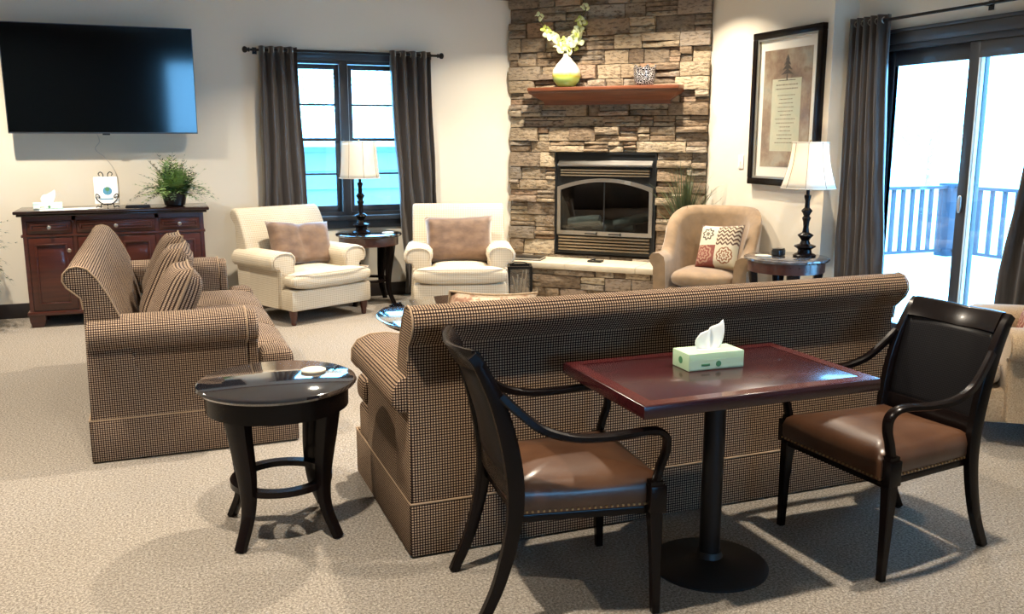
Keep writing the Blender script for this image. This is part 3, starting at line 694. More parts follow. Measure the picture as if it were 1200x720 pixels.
# ------------------------------------------------------------------ sideboard items
def tissue_box(label, loc, rz, L, Wd, H, card, printm, top):
    t = thing('tissue_box', label, 'tissue box', loc, rz)
    obj('box', B().box(-L/2, L/2, -Wd/2, Wd/2, 0, H, .002), card, t)
    b = B(); b.box(-L/2+.003, L/2-.003, -Wd/2-.0006, -Wd/2+.0002, .006, H*.62); obj('label_band', b, printm, t)
    b = B(); b.box(-L/2+.05, -L/2+.085, -Wd/2-.0012, -Wd/2, H*.25, H*.38, .0005); b.lathe([(.011, 0), (.011, .0008)], 16, MX.Translation((-L/2+.12, -Wd/2-.0004, H*.33))@MX.Rotation(pi/2, 4, 'X')); b.lathe([(.013, 0), (.013, .0008)], 16, MX.Translation((-L/2-.0001, .0, H*.5))@MX.Rotation(-pi/2, 4, 'Y'))
    obj('printed_emblem', b, m_dgreen, t)
    b = B(); b.lathe([(.001, 0), (.03, 0), (.032, .0012), (.001, .0015)], 20, MX.Translation((0, 0, H))@MX.Diagonal((1.5, .8, 1, 1))); obj('opening', b, m_white, t)
    # folded tissue: crumpled fan surface
    rows = []; n = 16
    for k in range(9):
        s_ = k/8; r = []
        for i in range(n+1):
            u = i/n-.5; wd = lerp(.042, .040, s_)+.014*sin(s_*pi); zz = H+s_*top*(.62+.42*(u+.5)**1.3)
            r.append((u*wd*2+.020*s_-.012*s_*(u < -.3), .010*sin(u*11+s_*2)*(1-.5*s_)+.012*s_*(1-abs(u)*2), zz))
        rows.append(r)
    o = obj('tissue', B().grid(rows), m_white, t, sharp=180); md = o.modifiers.new('thickness', 'SOLIDIFY'); md.thickness = .0012
    return t
tissue_box('pale teal tissue box at the left end of the sideboard', (-.86, 8.50, ST+.004), .1, .22, .11, .05, m_teal, m_white, .10)
for i, (x, y, a, m, lb) in enumerate(((-.78, 8.36, .15, m_white, 'white paper sheet, lowest of the loose sheets on the sideboard'), (-.66, 8.40, -.2, m_teal, 'pale teal leaflet among the loose sheets on the sideboard'), (-.58, 8.42, .35, m_white, 'white leaflet nearest the small easel on the sideboard'))):
    z = ST+.0006+i*.0012; t = B(); t.box(-.13, .13, -.09, .09, 0, .001)
    tag(obj('paper_sheet', t, m, loc=(x, y, z), rot=(0, 0, a)), lb, 'paper', 'loose sheets on the sideboard')
# tissue box must rest over the papers' corner: small easel with booklet
ea = thing('display_easel', 'small black scrolled wire easel on the sideboard', 'easel', (-.40, 8.47, ST), .05)
b = B()
for s_ in (-1, 1):
    b.tube(spline([(s_*.05, -.05, .006), (s_*.045, -.02, .09), (s_*.025, .035, .22), (s_*.018, .05, .275), (s_*.035, .052, .30), (s_*.055, .052, .285), (s_*.045, .05, .268)], 5), .004, 7)
    b.tube(spline([(s_*.02, -.055, .035), (s_*.055, -.06, .05), (s_*.085, -.055, .09), (s_*.08, -.05, .12), (s_*.055, -.05, .10), (s_*.065, -.05, .085)], 5), .004, 7)
    b.tube(spline([(s_*.05, -.05, .006), (s_*.075, -.07, .02), (s_*.09, -.075, .008)], 5), .004, 7)
b.tube([(-.05, -.055, .035), (.05, -.055, .035)], .004, 7); b.tube([(-.03, -.08, .032), (.03, -.08, .032)], .004, 7); b.tube([(-.03, -.08, .032), (-.03, -.05, .035)], .004, 7); b.tube([(.03, -.08, .032), (.03, -.05, .035)], .004, 7)
obj('wire_frame', b, m_iron, ea); obj('rear_leg', B().tube([(0, .05, .24), (0, .13, .004)], .004, 7), m_iron, ea)
bo = thing('booklet', 'white booklet with round blue emblem resting on the small easel', 'booklet', (-.40, 8.408, ST+.04), rot=(-R(20), 0, .05))
obj('cover', B().box(-.092, .092, 0, .012, 0, .235, .002), m_white, bo)
b = B(); b.lathe([(.036, 0), (.036, .0008)], 24, MX.Translation((.01, -.0002, .11))@MX.Rotation(pi/2, 4, 'X')); b.box(-.05, .05, -.0009, -.0001, .035, .045); obj('emblem', b, m_blueprint, bo)
b = B(); b.lathe([(.018, 0), (.018, .0008)], 12, MX.Translation((.01, -.0011, .125))@MX.Rotation(pi/2, 4, 'X')); b.box(.0075, .0125, -.0019, -.001, .09, .115); obj('emblem_tree', b, m_dgreen, bo)
dv = thing('black_tray', 'small flat black box between easel and fern on the sideboard', 'box', (-.16, 8.42, ST)); obj('base', B().box(-.10, .10, -.055, .055, 0, .012, .003), m_plastic, dv); obj('lid', B().box(-.095, .095, -.05, .05, .0125, .022, .003), m_plastic, dv)

def frond(b, base, d, L, droop, rg, lw=.02, nl=9, curve=.5):
    base = V(base); d = V(d).normalized(); side = d.cross(V((0, 0, 1)))
    if side.length < .01: side = V((1, 0, 0))
    side.normalize(); pts = []
    for k in range(nl+1):
        t = k/nl; pts.append(base+d*(L*t)-V((0, 0, 1))*(droop*t*t))
    for k in range(nl):
        p, q = pts[k], pts[k+1]; b.append(((p-side*.0015), (p+side*.0015), (q+side*.001), (q-side*.001)))
        for s_ in (-1, 1):
            w_ = lw*(1-.55*k/nl)*rg.uniform(.8, 1.25); ax = (q-p).normalized(); o_ = side*s_
            up_ = V((rg.uniform(-.3, .3), rg.uniform(-.3, .3), rg.uniform(-.2, .5)))*w_
            b.append((p, p+o_*w_*.7+ax*w_*.5+up_*.6, p+o_*w_*1.5+ax*w_*.9+up_, p+o_*w_*.8-ax*w_*.15+up_*.4))
def quads(name, qs, m, parent):
    vs = []; fs = []
    for q in qs: n = len(vs); vs += [tuple(p) for p in q]; fs.append((n, n+1, n+2, n+3))
    me = bpy.data.meshes.new(name); me.from_pydata(vs, [], fs); me.materials.append(m); o = bpy.data.objects.new(name, me); COL.objects.link(o); o.parent = parent; return o
fe = thing('potted_fern', 'bushy green fern in a dark pot at the right end of the sideboard', 'plant', (.14, 8.50, ST))
obj('pot', B().lathe([(.07, 0), (.085, .01), (.105, .11), (.112, .125), (.10, .125), (.095, .10)], 22, caps=True), M('dark_brown_pot', (.03, .018, .014), .4), fe)
rg = random.Random(21); q1 = []; q2 = []
for i in range(190):
    a = rg.uniform(0, 2*pi); el = rg.uniform(.0, 1.5); d = (cos(a)*cos(el), sin(a)*cos(el)*.7, sin(el)); L = rg.uniform(.20, .37)
    frond(q1 if i % 4 else q2, (rg.uniform(-.07, .07), rg.uniform(-.05, .05), .12), d, L, rg.uniform(.0, .16), rg, .036, 9)
for k in range(16):
    a = rg.uniform(0, 2*pi); frond(q2 if k % 2 else q1, (.12*cos(a), .05*sin(a), .15), (cos(a), .4*sin(a), .35), .30, .24, rg, .036, 7)
    frond(q2, (0, 0, .13), (rg.uniform(-.7, .5), rg.uniform(-.3, .3), 1), rg.uniform(.28, .40), .03, rg, .03, 9)
for qs, nm, m in ((q1, 'foliage', m_leaf), (q2, 'dark_foliage', m_leafd)): o = quads(nm, qs, m, fe); o['kind'] = 'stuff'
fp2 = thing('tall_potted_plant', 'dark green leafy plant cut by the left photo edge beside the sideboard', 'plant', (-1.56, 8.32, 0))
obj('pot', B().lathe([(.12, 0), (.14, .02), (.17, .30), (.18, .33), (.165, .33), (.16, .28)], 22), M('brown_planter', (.06, .035, .022), .5), fp2)
obj('stem', B().tube([(0, 0, .25), (.02, 0, .75)], .015, 8), m_bark, fp2)
q1 = []
for i in range(230):
    a = rg.uniform(0, 2*pi); el = rg.uniform(-.6, 1.2); frond(q1, (rg.uniform(-.05, .05), rg.uniform(-.05, .05), rg.uniform(.65, .85)), (cos(a)*cos(el), sin(a)*cos(el)*.8, sin(el)), rg.uniform(.3, .52), rg.uniform(.02, .3), rg, .045, 9)
o = quads('foliage', q1, m_leafd, fp2); o['kind'] = 'stuff'

# ------------------------------------------------------------------ sofas (local: back at y=0, front toward +y)
BACK = [(.004, .20), (.006, .45), (.012, .76), (.004, .815), (-.022, .84), (-.052, .868), (-.067, .90), (-.062, .933), (-.038, .958), (-.002, .966), (.04, .952), (.082, .90), (.125, .82), (.165, .72), (.20, .60), (.235, .42), (.24, .20)]
ARM = [(0, .20), (.016, .54), (.008, .562), (-.034, .568), (-.058, .60), (-.056, .65), (-.03, .69), (.025, .711), (.10, .713), (.16, .70), (.195, .665), (.20, .62), (.185, .58), (.18, .20)]
def puff(name, parent, c, a, m, p=7, q=3.2, rot=None, n=12, welt=None, wm=None):
    mx = MX.Translation(c)
    if rot: mx = mx@rot
    o = obj(name, B().sq((0, 0, 0), a, p, q, n, mx), m, parent, sharp=180)
    return o
def sofa(label, loc, rz, Wd, fab, fab2):
    t = thing('sofa', label, 'sofa', loc, rz); h = Wd/2
    obj('back', B().prism(BACK, 'x', -h+.002, h-.002, .012, 3), fab, t, sharp=50)
    b = B(); b.box(-h+.01, h-.01, .03, .955, .12, .355, .02); obj('base', b, fab, t)
    for s_ in (-1, 1):
        b = B(); pr = [(s_*(h-x), z) for x, z in ARM]; b.prism(pr, 'y', .02, .745, .008); o = obj('arm', b, fab, t, sharp=50)
        b = B(); pr = [(s_*(h-(lerp(.085, x, .90))), lerp(.45, z, .955) if z > .5 else z) for x, z in ARM]; b.prism(pr, 'y', .746, .80, .012, 3); obj('arm_front', b, fab, o, sharp=50)
        b = B(); b.tube([(s_*(h-x), .745, z) for x, z in ARM[1:-1]], .004, 6, up=(0, 1, 0)); obj('welt', b, m_welt, o)
    for s_ in (-1, 1):
        obj('back_welt', B().tube([(s_*(h-.004), y-.0, z) for y, z in BACK[2:-3]], .004, 6, up=(1, 0, 0)), m_welt, t)
    # skirt: four thin panels with corner pleats
    for a in ((-h-.002, h+.002, -.006, .003), (-h-.002, h+.002, .968, .98)): obj('skirt', B().box(*a, .008, .215, .004), fab, t)
    for a in ((-h-.004, -h+.006, .0035, .9675), (h-.006, h+.004, .0035, .9675)): obj('skirt', B().box(*a, .008, .215, .004), fab, t)
    e = h+.002; obj('skirt_welt', B().tube([(-e, -.004, .215), (e, -.004, .215), (e, .980, .215), (-e, .980, .215)], .0045, 6, closed=True), m_welt, t)
    iw = Wd-.41; n = 3
    for k in range(n):
        xa = -iw/2+iw*k/n; xb = xa+iw/n; ext = .0
        o = puff('seat_cushion', t, ((xa+xb)/2, .585, .428), (iw/n/2-.003, .40, .098), fab2, 9, 2.3)
    for s_ in (-1, 1):   # T ends of the outer cushions
        puff('cushion_end', t, (s_*(h-.10), .89, .425), (.098, .085, .075), fab2, 7, 3, n=8)
    return t
sofa('brown checked rolled-arm sofa at left, seen from its arm end', (-.372, 4.62+1.125, 0), -pi/2, 2.25, m_check2, m_check2)
sofa('brown checked rolled-arm sofa with its back behind the dining table', (.80+1.125, 3.085, 0), 0, 2.25, m_check, m_check)
def pillow_mesh(a, c, t, n=14, pinch=.12, facet=False):
    # a,c half sizes in x,z; t half thickness in y; uv 0..1 over the face
    bm = bmesh.new(); l = bm.loops.layers.uv.verify(); V_ = {}
    for side in (-1, 1):
        for i in range(n+1):
            for j in range(n+1):
                u = 2*i/n-1; v = 2*j/n-1; e = (1-u**4)*(1-v**4); edge = max(abs(u), abs(v)) > .999
                if edge and side == 1: V_[(1, i, j)] = V_[(-1, i, j)]; continue
                px = a*u*(1-pinch*(1-v*v)*abs(u)**2*.5); pz_ = c*v*(1-pinch*(1-u*u)*abs(v)**2*.5)
                V_[(side, i, j)] = bm.verts.new((px, side*t*(e**.42 if e > 0 else 0), pz_))
    for side in (-1, 1):
        for i in range(n):
            for j in range(n):
                ij = [(i, j), (i+1, j), (i+1, j+1), (i, j+1)]; 
                if side == 1: ij = ij[::-1]
                f = bm.faces.new([V_[(side, *q)] for q in ij]); f.smooth = True
                for lp, q in zip(f.loops, ij): lp[l].uv = (q[0]/n, q[1]/n)
    return bm
def pillow(label, loc, rot, a, c, t, m, uvs=None, welt=None, crease=0, cat='pillow', group=None, name='throw_pillow', order='XYZ'):
    bm = pillow_mesh(a, c, t)
    if crease:
        for v in bm.verts: v.co.y *= (1-crease*math.exp(-(v.co.x-.02*math.sin(v.co.z*20))**2/(.0011))); v.co.z -= crease*.035*math.exp(-v.co.x**2/.004)*(1 if v.co.z > 0 else 0)
    me = bpy.data.meshes.new(name)
    if uvs:
        l = bm.loops.layers.uv.verify()
        for f in bm.faces:
            for lp in f.loops: lp[l].uv = (lp[l].uv[0]*uvs, lp[l].uv[1]*uvs)
    bm.to_mesh(me); bm.free(); me.materials.append(m)
    e = thing(name, label, cat, loc, group=group); e.rotation_mode = order; e.rotation_euler = rot
    o = bpy.data.objects.new('cover', me); COL.objects.link(o); o.parent = e
    n = 20; pts = []
    for k in range(4*n):
        s_ = k//n; f = 2*(k % n)/n-1; u, v = ((f, -1), (1, f), (-f, 1), (-1, -f))[s_]
        pts.append((a*u*(1-.12*(1-v*v)*u*u*.5), 0, c*v*(1-.12*(1-u*u)*v*v*.5)))
    if welt: obj('welt', B().tube(pts, .005, 5, closed=True, up=(0, 1, 0)), welt, e)
    return e
# three loose back pillows on the left sofa, leaning against its back (sofa faces +X)
for y, nm, tz, dx in ((4.99, 'nearest of the three checked pillows on the left sofa', .02, .02), (5.62, 'middle one of the three checked pillows on the left sofa', -.06, 0), (6.30, 'farthest of the three checked pillows on the left sofa', .03, 0)):
    pillow(nm, (.02+dx, y, .72 if y > 5.2 else .70), (R(25), R(2), pi/2+tz), .29, .245 if y > 5.2 else .225, .10, m_check2, uvs=.6, welt=m_welt, group='checked back pillows on the left sofa')
pillow('patterned floral pillow peeking over the back of the near sofa', (1.235, 3.47, .71), (R(14), .08, .0), .19, .235, .08, m_floral, welt=m_tweed)

# ------------------------------------------------------------------ armchairs
def rolled_chair(label, loc, rz, fab, wm, skirt=False, Wd=.86, legm=m_cherry, backh=.95, welt=True):
    t = thing('armchair', label, 'armchair', loc, rz); h = Wd/2; k = backh/.966
    bk = [(y+.03, z*k) for y, z in BACK]; bk[0] = (.05, .14); bk[-1] = (.27, .14)
    obj('back', B().prism(bk, 'x', -h+.03, h-.03, .025, 4), fab, t, sharp=50)
    obj('base', B().box(-h+.05, h-.05, .06, .86, .125, .30, .02), fab, t)
    for s_ in (-1, 1):
        pr = [(s_*(h-x-.02), (.14 if z < .3 else z-.10)) for x, z in ARM]
        b = B(); b.prism(pr, 'y', .06, .70, .03, 4); o = obj('arm', b, fab, t, sharp=60)
        b = B(); b.tube([(s_*(h-.02-lerp(.08, x, .80)), .703, lerp(.53, z-.10, .85)) for x, z in ARM[1:-1]], .004, 6, up=(0, 1, 0)); obj('welt', b, wm, o)
    puff('seat_cushion', t, (0, .56, .375), (h-.195, .335, .08), fab, 8, 3.0)
    c = B(); c.sq((0, .80, .375), (h-.045, .10, .078), 5, 3.0, 10); obj('cushion_front', c, fab, t, sharp=180)
    obj('cushion_welt', B().tube(spline([(-h+.06, .72, .428), (-h+.06, .84, .43), (-.25, .898, .432), (0, .905, .434), (.25, .898, .432), (h-.06, .84, .43), (h-.06, .72, .428)], 5), .0045, 6), wm, t)
    if not skirt:
        for x, y in ((-h+.095, .80), (h-.095, .80), (-h+.1, .12), (h-.1, .12)):
            obj('leg', B().lathe([(.018, 0), (.022, .01), (.026, .05), (.034, .09), (.038, .128)], 14), legm, t, loc=(x, y, 0))
    return t
rolled_chair('cream woven armchair with creased brown pillow, beside the sideboard', (.985, 8.52, 0), R(206), m_cream, m_creamwelt, Wd=.93)
rolled_chair('cream woven armchair with smooth brown pillow, beside the fireplace', (2.665, 8.25, 0), R(163), m_cream, m_creamwelt, Wd=.92)
def in_chair(o, rz, x, y, z): return V((o[0]+x*cos(rz)-y*sin(rz), o[1]+x*sin(rz)+y*cos(rz), z))
pillow('brown velvet pillow with a deep centre crease on the left cream armchair', in_chair((.985, 8.52), R(206), -.02, .37, .635), (R(19), R(-4), R(206)), .33, .20, .09, m_velvet, crease=.45)
pillow('smooth brown velvet pillow on the cream armchair beside the fireplace', in_chair((2.665, 8.25), R(163), .0, .36, .645), (R(18), R(1), R(163)), .315, .215, .085, m_velvet, crease=.08)
# right edge armchair in tweed
A3 = (4.72, 3.13); AR3 = R(55)
rolled_chair('tan tweed armchair cut by the right photo edge', (*A3, 0), AR3, m_tweed, m_tweed, Wd=.88, backh=.85)
pillow('small patterned pillow on the tweed armchair at the right edge', in_chair(A3, AR3, .10, .40, .62), (R(20), 0, AR3), .20, .20, .07, m_patch)

# tub chair
TC = (4.40, 6.60); TR = R(131.3)
tc = thing('tub_armchair', 'tan velvet tub armchair right of the fireplace', 'armchair', (*TC, 0), TR); tc.scale = (.93, .9, 1)
def U(s):  # s in -1..1 -> centreline around the seat, front at +y
    a = abs(s); sg = 1 if s >= 0 else -1
    if a > .42: f = (a-.42)/.58; return V((sg*(.335+.02*f), -.06+f*.42, 0)), V((sg, 0, 0))
    an = a/.42*pi/2; return V((sg*.335*sin(an), -.06-.30*cos(an), 0)), V((sg*sin(an), -cos(an), 0))
rows = []
for k in range(49):
    s = -1+2*k/48; p, n_ = U(s); a = abs(s)
    top = lerp(.97, .60, sm((a-.18)/.55)); th = .058; lean = .07*(top-.45)/.5
    fl_ = .035*sm((a-.45)/.4)
    prof = [(-th, .18), (-th, top-.08), (-th*.8, top-.03), (0, top), (th*.75+fl_*.6, top-.005), (th+fl_, top-.04), (th+fl_*.8, top-.08), (th, top-.12), (th, .16)]
    rows.append([tuple(p+n_*(o_+lean*(z-.18)/(top-.18))+V((0, 0, z))) for o_, z in prof])
obj('shell_back', B().grid(rows, True, True), m_tan, tc, sharp=60)
obj('base', B().box(-.30, .30, -.25, .34, .13, .31, .03), m_tan, tc)
puff('seat_cushion', tc, (0, .06, .385), (.285, .32, .085), m_tan, 5, 2.8)
obj('front_welt', B().tube([(-.29, .345, .30), (.29, .345, .30)], .005, 6), m_tan, tc)
for x, y in ((-.29, .30), (.29, .30), (-.22, -.28), (.22, -.28)): obj('leg', B().lathe([(.016, 0), (.022, .05), (.03, .16)], 12), m_cherry, tc, loc=(x, y, 0))
pillow('patchwork print pillow on the tan tub armchair', in_chair(TC, TR, -.09, .03, .64), (R(24), R(4), TR-.25), .20, .20, .07, m_patch, welt=m_velvet)

# ------------------------------------------------------------------ tables
def round_table(label, loc, r, H, rz=pi/4, topm=m_blacktop, apron=m_cherrytop, name='end_table', ring=True, lr=None, th=.028, flare=1.0, ell=1.0):
    t = thing(name, label, 'table', loc, rz)
    E = MX.Diagonal((1, ell, 1, 1))
    obj('table_top', B().lathe([(.001, H-th), (r-.03, H-th), (r-.008, H-th+.004), (r, H-th*.5), (r-.004, H-.004), (r-.012, H), (.001, H)], 64, caps=False), topm, t)
    ra = r-.035; obj('apron', B().lathe([(ra-.02, H-th-.085), (ra, H-th-.08), (ra+.002, H-th-.001)], 48, caps=False).lathe([(ra-.02, H-th-.085), (ra-.022, H-th-.001)], 48, caps=False), apron, t)
    a0 = ra-.035
    for k in range(4):
        an = k*pi/2; d = V((cos(an), sin(an), 0)); s_ = V((-sin(an), cos(an), 0))
        pts = spline([tuple(d*(a0+.005)+V((0, 0, H-th-.02))), tuple(d*(a0-.01)+V((0, 0, H*.72))), tuple(d*(a0-.036)+V((0, 0, H*.42))), tuple(d*(a0-.030*flare)+V((0, 0, H*.2))), tuple(d*(a0+.025)+V((0, 0, 0.002)))], 5)
        n = len(pts); wd = [lerp(.095, .042, sm(i/(n-1)*1.05)) for i in range(n)]; th_ = [lerp(.06, .03, sm(i/(n-1)*1.1)) for i in range(n)]
        obj('leg', B().bar(pts, wd, th_, side=tuple(s_), bev=.25), m_black, t)
    if ring:
        rr_ = a0-.062; z = H*.32
        obj('stretcher_ring', B().lathe([(rr_-.02, z), (rr_+.022, z), (rr_+.022, z+.024), (rr_-.02, z+.024), (rr_-.02, z)], 48, caps=False), m_black, t)
    return t
round_table('black round table with pale coaster in the left foreground', (.392, 3.56, 0), .31, .62, apron=m_black)
tag(obj('coaster', B().lathe([(.048, 0), (.05, .003), (.05, .008), (.046, .010), (.001, .008)], 28), m_slab, loc=(.545, 3.62, .6205)), 'round pale stone coaster on the black round table', 'coaster')
round_table('dark round end table under the lamp before the window', (1.85, 8.51, 0), .315, .67, apron=m_cherry)
tag(obj('coaster', B().lathe([(.055, 0), (.056, .008), (.001, .008)], 24), m_white, loc=(2.02, 8.43, .6705)), 'white coaster on the end table before the window', 'coaster')
m_marble = M('dark_marbled_top', (.02, .018, .02), .10, var=(.10, .095, .10), scale=14, coat=.6)
round_table('dark round end table under the lamp beside the patio door', (4.53, 5.74, 0), .325, .65, rz=pi/4+.35, topm=m_marble, apron=m_cherry)
tag(obj('coaster', B().lathe([(.06, 0), (.062, .008), (.001, .008)], 24), m_slab, loc=(4.37, 5.82, .6505)), 'pale coaster on the end table beside the patio door', 'coaster')
bx = thing('black_box', 'small black box beside the lamp by the patio door', 'box', (4.50, 5.80, .6505), .4)
obj('case', B().box(-.05, .05, -.035, .035, 0, .05, .008), m_plastic, bx); obj('lid', B().box(-.045, .045, -.03, .03, .0505, .058, .003), m_plastic, bx)
# coffee table: glass top in a dark rim on curved legs
ct = thing('coffee_table', 'large round glossy coffee table behind the near sofa', 'table', (1.93, 5.42, 0))
obj('table_top', B().lathe([(.001, .435), (.69, .435), (.70, .442), (.70, .448), (.69, .452), (.001, .452)], 72, caps=False), m_blacktop, ct)
obj('rim', B().lathe([(.62, .41), (.66, .41), (.66, .4345), (.62, .4345), (.62, .41)], 48, caps=False), m_cherry, ct)
for k in range(4):
    a = pi/4+k*pi/2; d = V((cos(a), sin(a), 0)); obj('leg', B().bar(spline([tuple(d*.60+V((0, 0, .43))), tuple(d*.5+V((0, 0, .2))), tuple(d*.56+V((0, 0, .002)))], 5), .06, .04, side=(-sin(a), cos(a), 0)), m_cherry, ct)
# dining table
dt = thing('dining_table', 'rectangular burgundy pedestal table between the two black armchairs', 'table', (1.81, 2.64, 0))
tx, ty = .462, .30
obj('table_top', B().box(-tx, tx, -ty, ty, .70, .742, .004), m_red, dt)
b = B(); q = .05
for a in ((-tx+.006, -tx+q, -ty+.006, ty-.006), (tx-q, tx-.006, -ty+.006, ty-.006), (-tx+q+.001, tx-q-.001, -ty+.006, -ty+q), (-tx+q+.001, tx-q-.001, ty-q, ty-.006)): b.box(*a, .7421, .7430)
obj('border_inlay', b, wood('burgundy_border_wood', (.04, .007, .008), (.075, .013, .013), .25, .35, (14, 1, 14)), dt)
obj('mounting_plate', B().box(-.2, .2, -.2, .2, .68, .699, .004), m_iron, dt)
obj('column', B().lathe([(.038, .03), (.038, .679)], 20), m_iron, dt)
obj('base_plate', B().lathe([(.215, 0), (.215, .008), (.20, .016), (.08, .026), (.05, .04), (.042, .06)], 48), m_matblack, dt)
tissue_box('pale green tissue box with a raised tissue on the dining table', (1.815, 2.705, .7435), -.03, .225, .115, .062, m_green, M('light_green_card', (.50, .66, .46), .6), .10)

# lamps
def lamp(label, loc, rb, rt, z0, z1, watts):
    t = thing('table_lamp', label, 'lamp', loc)
    prof = [(.085, 0), (.088, .012), (.075, .022), (.055, .03), (.05, .055), (.062, .065), (.082, .078), (.080, .086), (.04, .10), (.030, .125), (.042, .145), (.060, .165), (.056, .172), (.026, .19), (.020, .23), (.024, .27), (.034, .30), (.022, .315), (.030, .335), (.042, .352), (.038, .362), (.020, .38), (.018, .43), (.026, .46), (.026, .475), (.014, .48), (.012, z0+.01)]
    obj('base', B().lathe(prof, 28), m_black, t)
    obj('harp', B().tube([(0, 0, z0+.01), (0, 0, z0+.06)], .012, 10).tube(spline([(-.0, 0, z0+.02), (-.05, 0, z0+.09), (-.05, 0, z1-.1), (0, 0, z1-.012)], 5), .0025, 5).tube(spline([(0, 0, z0+.02), (.05, 0, z0+.09), (.05, 0, z1-.1), (0, 0, z1-.012)], 5), .0025, 5), m_brass, t)
    obj('bulb', B().lathe([(.012, z0+.06), (.03, z0+.10), (.032, z0+.13), (.02, z0+.155), (.001, z0+.16)], 14), emis('warm_bulb', (1, .8, .55), watts*1.2), t)
    rows = []; n = 48
    for k in range(9):
        s_ = k/8; r = lerp(rb, rt, 1-(1-s_)**1.8) if rb-rt > .05 else lerp(rb, rt, s_**.6)
        rows.append([(r*(1-.012*(1-abs(2*((j % 6)/6)-1)))*cos(2*pi*j/n), r*(1-.012*(1-abs(2*((j % 6)/6)-1)))*sin(2*pi*j/n), lerp(z0, z1, s_)) for j in range(n)])
    o = obj('lamp_shade', B().grid(rows, True), m_shade, t, sharp=60); md = o.modifiers.new('thickness', 'SOLIDIFY'); md.thickness = .0015
    sm_ = B()
    for j in range(0, n, 6): sm_.tube([V(rows[k][j])*1.0+V((rows[k][j][0], rows[k][j][1], 0))*.006 for k in range(9)], .0022, 5)
    obj('seam', sm_, m_welt, o)
    obj('trim_band', B().tube([V(p_)*1.0 for p_ in rows[0]], .004, 5, closed=True).tube([V(p_) for p_ in rows[-1]], .004, 5, closed=True), m_shade, o)
    obj('finial', B().lathe([(.004, z1-.012), (.009, z1), (.009, z1+.012), (.001, z1+.022)], 12), m_brass, t)
    la = bpy.data.lights.new('lamp_bulb', 'POINT'); la.energy = watts; la.color = (1, .78, .52); la.shadow_soft_size = .03
    lo = bpy.data.objects.new('lamp_bulb', la); COL.objects.link(lo); lo.parent = t; lo.location = (0, 0, z0+.2)
    return t
lamp('black baluster table lamp with pale shade before the window', (1.785, 8.52, .6705), .19, .16, .52, .855, .5)
lamp('black baluster table lamp with flared white shade by the patio door', (4.66, 5.69, .6505), .205, .135, .53, .875, 3.5)
tag(obj('lamp_cord', B().tube(spline([(4.78, 6.12, .60), (4.74, 6.12, .35), (4.66, 6.14, .18), (4.72, 6.14, .06), (4.84, 6.12, .25)], 8), .004, 6), m_white), 'white lamp cord hanging below the end table by the patio door', 'cord')

# lantern
ln = thing('lantern', 'black open-frame floor lantern beside the hearth', 'lantern', (3.17, 7.93, 0), R(-20)); q = .105; b = B()
for sx in (-1, 1):
    for sy in (-1, 1): b.box(sx*q-.012, sx*q+.012, sy*q-.012, sy*q+.012, 0, .37)
obj('posts', b, m_iron, ln); obj('base_tray', B().box(-q-.012, q+.012, -q-.012, q+.012, .02, .05, .004), m_iron, ln)
b = B()
for s_ in (-1, 1): b.box(-q+.012, q-.012, s_*q-.01, s_*q+.01, .345, .37); b.box(s_*q-.01, s_*q+.01, -q+.012, q-.012, .345, .37)
obj('top_frame', b, m_iron, ln)
for s_ in (-1, 1): obj('pane', B().box(-q+.012, q-.012, s_*q-.002, s_*q+.002, .05, .345), m_lantglass, ln); obj('pane', B().box(s_*q-.002, s_*q+.002, -q+.012, q-.012, .05, .345), m_lantglass, ln)
obj('handle', B().tube(spline([(-.08, 0, .365), (-.05, 0, .395), (.05, 0, .395), (.08, 0, .365)], 5), .005, 6), m_iron, ln)
rg = random.Random(2); b = B()
for k in range(9): a = rg.uniform(0, 6.3); b.tube([(.03*cos(a), .03*sin(a), .051), (.07*cos(a+.6), .06*sin(a+.6), rg.uniform(.22, .33))], .006, 6)
obj('twigs', b, M('pale_twigs', (.45, .38, .28), .8), ln)

# grass plant on the hearth end
gp = thing('grass_plant', 'spiky green grass plant between the fireplace and tub armchair', 'plant', fpt(1.90, -.30, HT+.001))
obj('pot', B().lathe([(.06, 0), (.07, .01), (.085, .13), (.09, .14), (.08, .14), (.076, .12)], 20), M('dark_ceramic_pot', (.03, .03, .028), .3), gp)
rg = random.Random(4); qs = []
for i in range(130):
    a = rg.uniform(0, 2*pi); L = rg.uniform(.5, .95); sp_ = rg.uniform(.04, .42)*(1 if i % 3 else .5); side = V((-sin(a), cos(a), 0)); pv = None; wd = rg.uniform(.006, .013)
    for k in range(8):
        t_ = k/7; p = V((cos(a)*(.02+sp_*t_**1.7), sin(a)*(.02+sp_*t_**1.7), .11+L*(t_-.28*t_**3*(sp_*2.2)))); w_ = wd*(1-t_)**.6+.0006
        if pv: qs.append((pv[0]-side*pv[1], pv[0]+side*pv[1], p+side*w_, p-side*w_))
        pv = (p, w_)
# keep the blades clear of chimney and wall: squash toward the room
def clip(p):
    wp_ = fpt(1.90, -.30, HT)+p; d = (wp_.x+wp_.y-(CD-.10)); 
    if d > 0: p = p-V((1, 1, 0))*(d/2)
    if wp_.x > RX-.02: p = V((RX-.02-(wp_.x-p.x), p.y, p.z))
    return p
o = quads('blades', [tuple(clip(p) for p in q_) for q_ in qs], m_grass, gp); o['kind'] = 'stuff'

